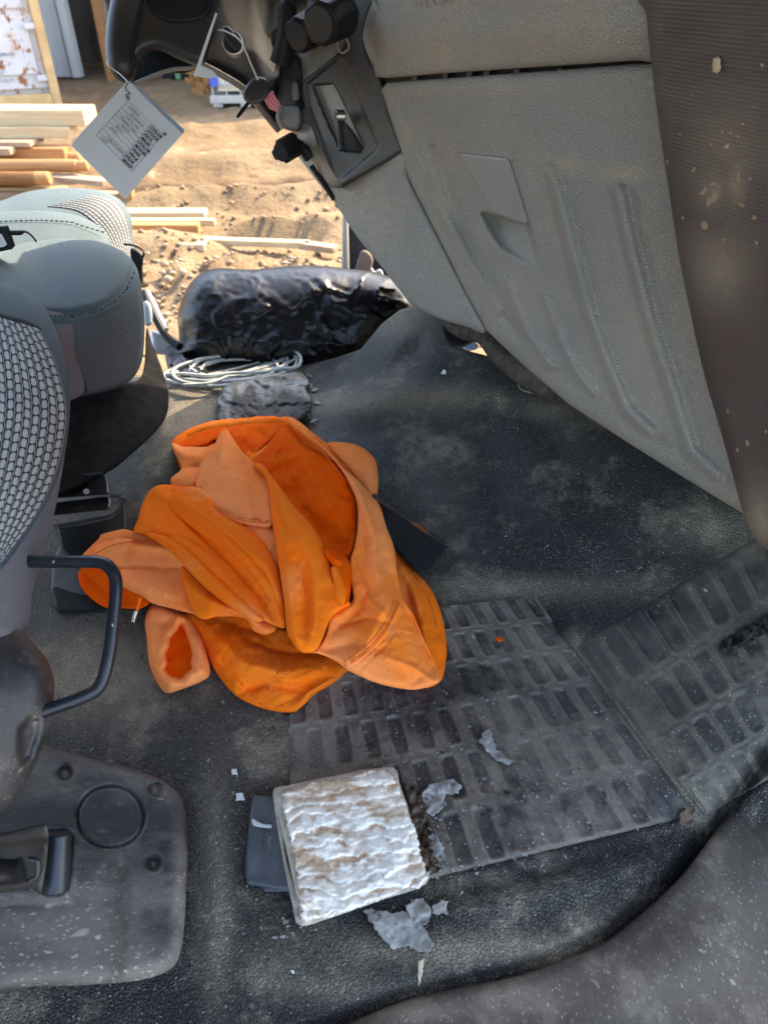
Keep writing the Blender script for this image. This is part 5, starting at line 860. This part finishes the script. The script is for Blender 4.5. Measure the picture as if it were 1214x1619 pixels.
stackb((-260, 217), (118, 214), GZ+.42, .08, .26, m_wood, 'ragged pale beam just under the topmost one'); stackb((-300, 194), (146, 194), GZ+.50, .12, .34, m_wood, 'topmost pale sunlit beam of the stack')
for i, (x, y, r_) in enumerate(((112, 238, .05), (128, 250, .045), (124, 262, .05), (60, 282, .05), (80, 282, .05), (140, 262, .04))):
    a = gr(x, y, GZ+.28); o = cyl('round_pole', a-A((.9, 0, 0)), a, r_, m_wood2, sides=16, bev=.008); props(o, ['round pole end under the tag, uppermost', 'round pole end under the tag, second from top', 'round pole end lowest left under the tag', 'round pole end low in the stack, left of its twin', 'round pole end low in the stack, right of its twin', 'thin round pole end hidden half behind the tag'][i], 'pole', 'round poles in the stack')
a = gr(212, 330, GZ); o = box('stack_post', a+A((-.03, 0, .10)), (.10, .10, .34), m_wood2, bev=.006); props(o, 'short orange post with bright edge standing right of the stack', 'post')
# container
ct = thing('shipping_container', 'rusty off-white shipping container behind the lumber stack', 'container', gr(60, 168))
e = gr(98, 166); x0 = e[0]; y0 = e[1]
cf = box('container_body', (x0-3.2, y0+3.1, GZ+1.4), (6.3, 6, 2.7), m_cont, ct, bev=.01)
for dx, w_ in ((-.62, 1.02), (-1.78, 1.02), (-2.9, 1.0)):
    dr = box('door_leaf', (x0+dx, y0+.05, GZ+1.42), (w_, .06, 2.4), m_cont, ct, bev=.01)
    for zz in (.5, 1.25, 2.0): box('door_panel', (x0+dx, y0+.005, GZ+zz+.15), (w_-.16, .04, .52), m_cont, dr, bev=.012)
for dx in (-.92, -1.3): 
    tube('lock_rod', [(x0+dx, y0-.06, GZ+.1), (x0+dx, y0-.06, GZ+2.6)], .022, m_galv, ct, smooth=False)
box('corner_post', (x0-.05, y0-.03, GZ+1.35), (.12, .14, 2.7), m_postlit, ct, bev=.01); box('bottom_rail', (x0-1.6, y0-.02, GZ+.08), (3.2, .14, .16), m_postlit, ct, bev=.01)
for zz in (.35, .95, 1.6, 2.2): box('hinge', (x0-.16, y0-.06, GZ+zz), (.16, .05, .07), m_cont, ct, bev=.006)
for r_, row in enumerate(('MAX.GROSS  30480 KG', 'TARE  2200 KG', 'NET  28280 KG', 'CU.CAP  33.2 CU.M')):
    text3d('weight_text', row, A((x0-1.0, y0-.022, GZ+.62-.10*r_)), (1, 0, 0), (0, 0, 1), .055, m_ink2, ct, extrude=.001)
for o in [ct]:
    piv = Vector((x0, y0, GZ)); Rm = Matrix.Rotation(rad(27), 4, 'Z')
    for c_ in list(ct.children)+[g for c2 in ct.children for g in c2.children]:
        wl_ = worldloc(c_); M4 = Matrix.Translation(piv-wl_) @ Rm @ Matrix.Translation(wl_-piv); c_.data.transform(M4)
# building with open door
bd = thing('metal_shed', 'white metal sided shed with a dark open doorway', 'shed', gr(120, 118))
yb = gr(120, 122)[1]
wx0, wx1 = P(55, 60, 1)[0]*yb*1.22, gr(121, 122)[0]
wl = box('side_wall', ((wx1-3.0), yb+.1, GZ+2), (6.0, .15, 4), m_siding, bd)
for k in range(14): box('siding_rib', (wx1-.12-k*.22, yb+.01, GZ+2), (.05, .04, 4), m_siding, wl)
box('door_jamb', (wx1+.05, yb, GZ+2), (.12, .25, 4), m_siding, bd, bev=.01)
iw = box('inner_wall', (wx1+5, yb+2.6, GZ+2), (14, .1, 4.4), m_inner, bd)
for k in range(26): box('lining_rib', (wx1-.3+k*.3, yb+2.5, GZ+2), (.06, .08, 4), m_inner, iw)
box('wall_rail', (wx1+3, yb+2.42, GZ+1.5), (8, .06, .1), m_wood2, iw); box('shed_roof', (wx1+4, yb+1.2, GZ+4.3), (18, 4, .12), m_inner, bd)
for k, (x, w_) in enumerate(((.55, .5), (1.05, .5))):
    pp = [(wx1+x+w_*.5*math.cos(a_)*(1+.12*math.sin(5*a_+k)), GZ+.75+.78*math.sin(a_)) for a_ in np.linspace(0, 2*math.pi, 20)[:-1]]
    bm = bmesh.new(); bmesh.ops.create_icosphere(bm, subdivisions=4, radius=1); V = A([v.co[:] for v in bm.verts]); F = [tuple(v.index for v in f.verts) for f in bm.faces]; bm.free()
    n_ = ridged(V[:, 0]*3+k*4, V[:, 2]*3+V[:, 1]*2, 5, 3); V = V*(1+.22*(n_[:, None]-.5)); V = V*A((w_*.62, .45, .82))+A((wx1+x, yb+1.0, GZ+.72)); o = link('wrapped_bale', V, F, m_bag); props(o, ['black film wrapped bale at the left of the shed doorway', 'black film wrapped bale at the right of its neighbour in the shed doorway'][k], 'bale', 'black wrapped bales')
for k, (px, py0, py1, m_) in enumerate(((168, 20, 125, m_wood2), (176, 5, 120, m_wood3))):
    a = gr(px, py1+4, GZ); o = box('leaning_post', a+A((0, .3, .9)), (.12, .12, 1.9), m_, bev=.01); props(o, ['orange timber post left of the wheel rim in the doorway', 'brown timber post half hidden by the wheel rim'][k], 'post')
cr_ = box('crate', gr(285, 124)+A((0, .2, .16)), (.62, .4, .34), m_black, bev=.02); props(cr_, 'black crate with green strip seen below the steering wheel spoke', 'crate'); cs = box('green_strip', gr(283, 124)+A((0, -.03, .16)), (.08, .05, .34), mat('green_paint', (.14, .3, .14), rough=.5), cr_, bev=.004)
ib = thing('bulk_tank', 'yellowish caged plastic tank on a pallet behind the key fob', 'tank', gr(380, 165))
a = gr(382, 165); tk = box('tank_shell', a+A((.1, .55, .75)), (1.0, .95, 1.2), m_ibc, ib, bev=.06); box('pallet', a+A((.1, .5, .06)), (1.1, 1.0, .1), m_galv, ib, bev=.01)
for k in range(6): tube('cage_bar', [a+A((-.4+k*.2, .03, .1)), a+A((-.4+k*.2, .03, 1.3))], .012, m_galv, ib, smooth=False)
for k in range(5): tube('cage_rail', [a+A((-.42, .03, .25+k*.25)), a+A((.62, .03, .25+k*.25))], .012, m_galv, ib, smooth=False)
box('blue_label', a+A((-.36, .02, .28)), (.12, .02, .12), m_bluep, ib); [box('pallet_foot', a+A((-.35+k*.4, .1, -.0)), (.14, .14, .08), m_galv, ib) for k in range(3)]
random.seed(3); ms_ = []
for k in range(90):
    c = gr(318+random.gauss(0, 9), 140+random.gauss(0, 6), GZ)+A((0, 0, random.uniform(0, .3))); ms_.append(box_mesh(c, (random.uniform(.04, .14), .03, random.uniform(.03, .1)), rz(random.uniform(0, 3))))
V, F = join(ms_); o = link('scrap_heap', V, F, m_wood2, smooth=False, kind='stuff'); props(o, 'small heap of orange brown debris left of the plastic tank', 'debris')
for o in list(bpy.data.objects):
    if o.get('category') is None and 'category' in o: del o['category']
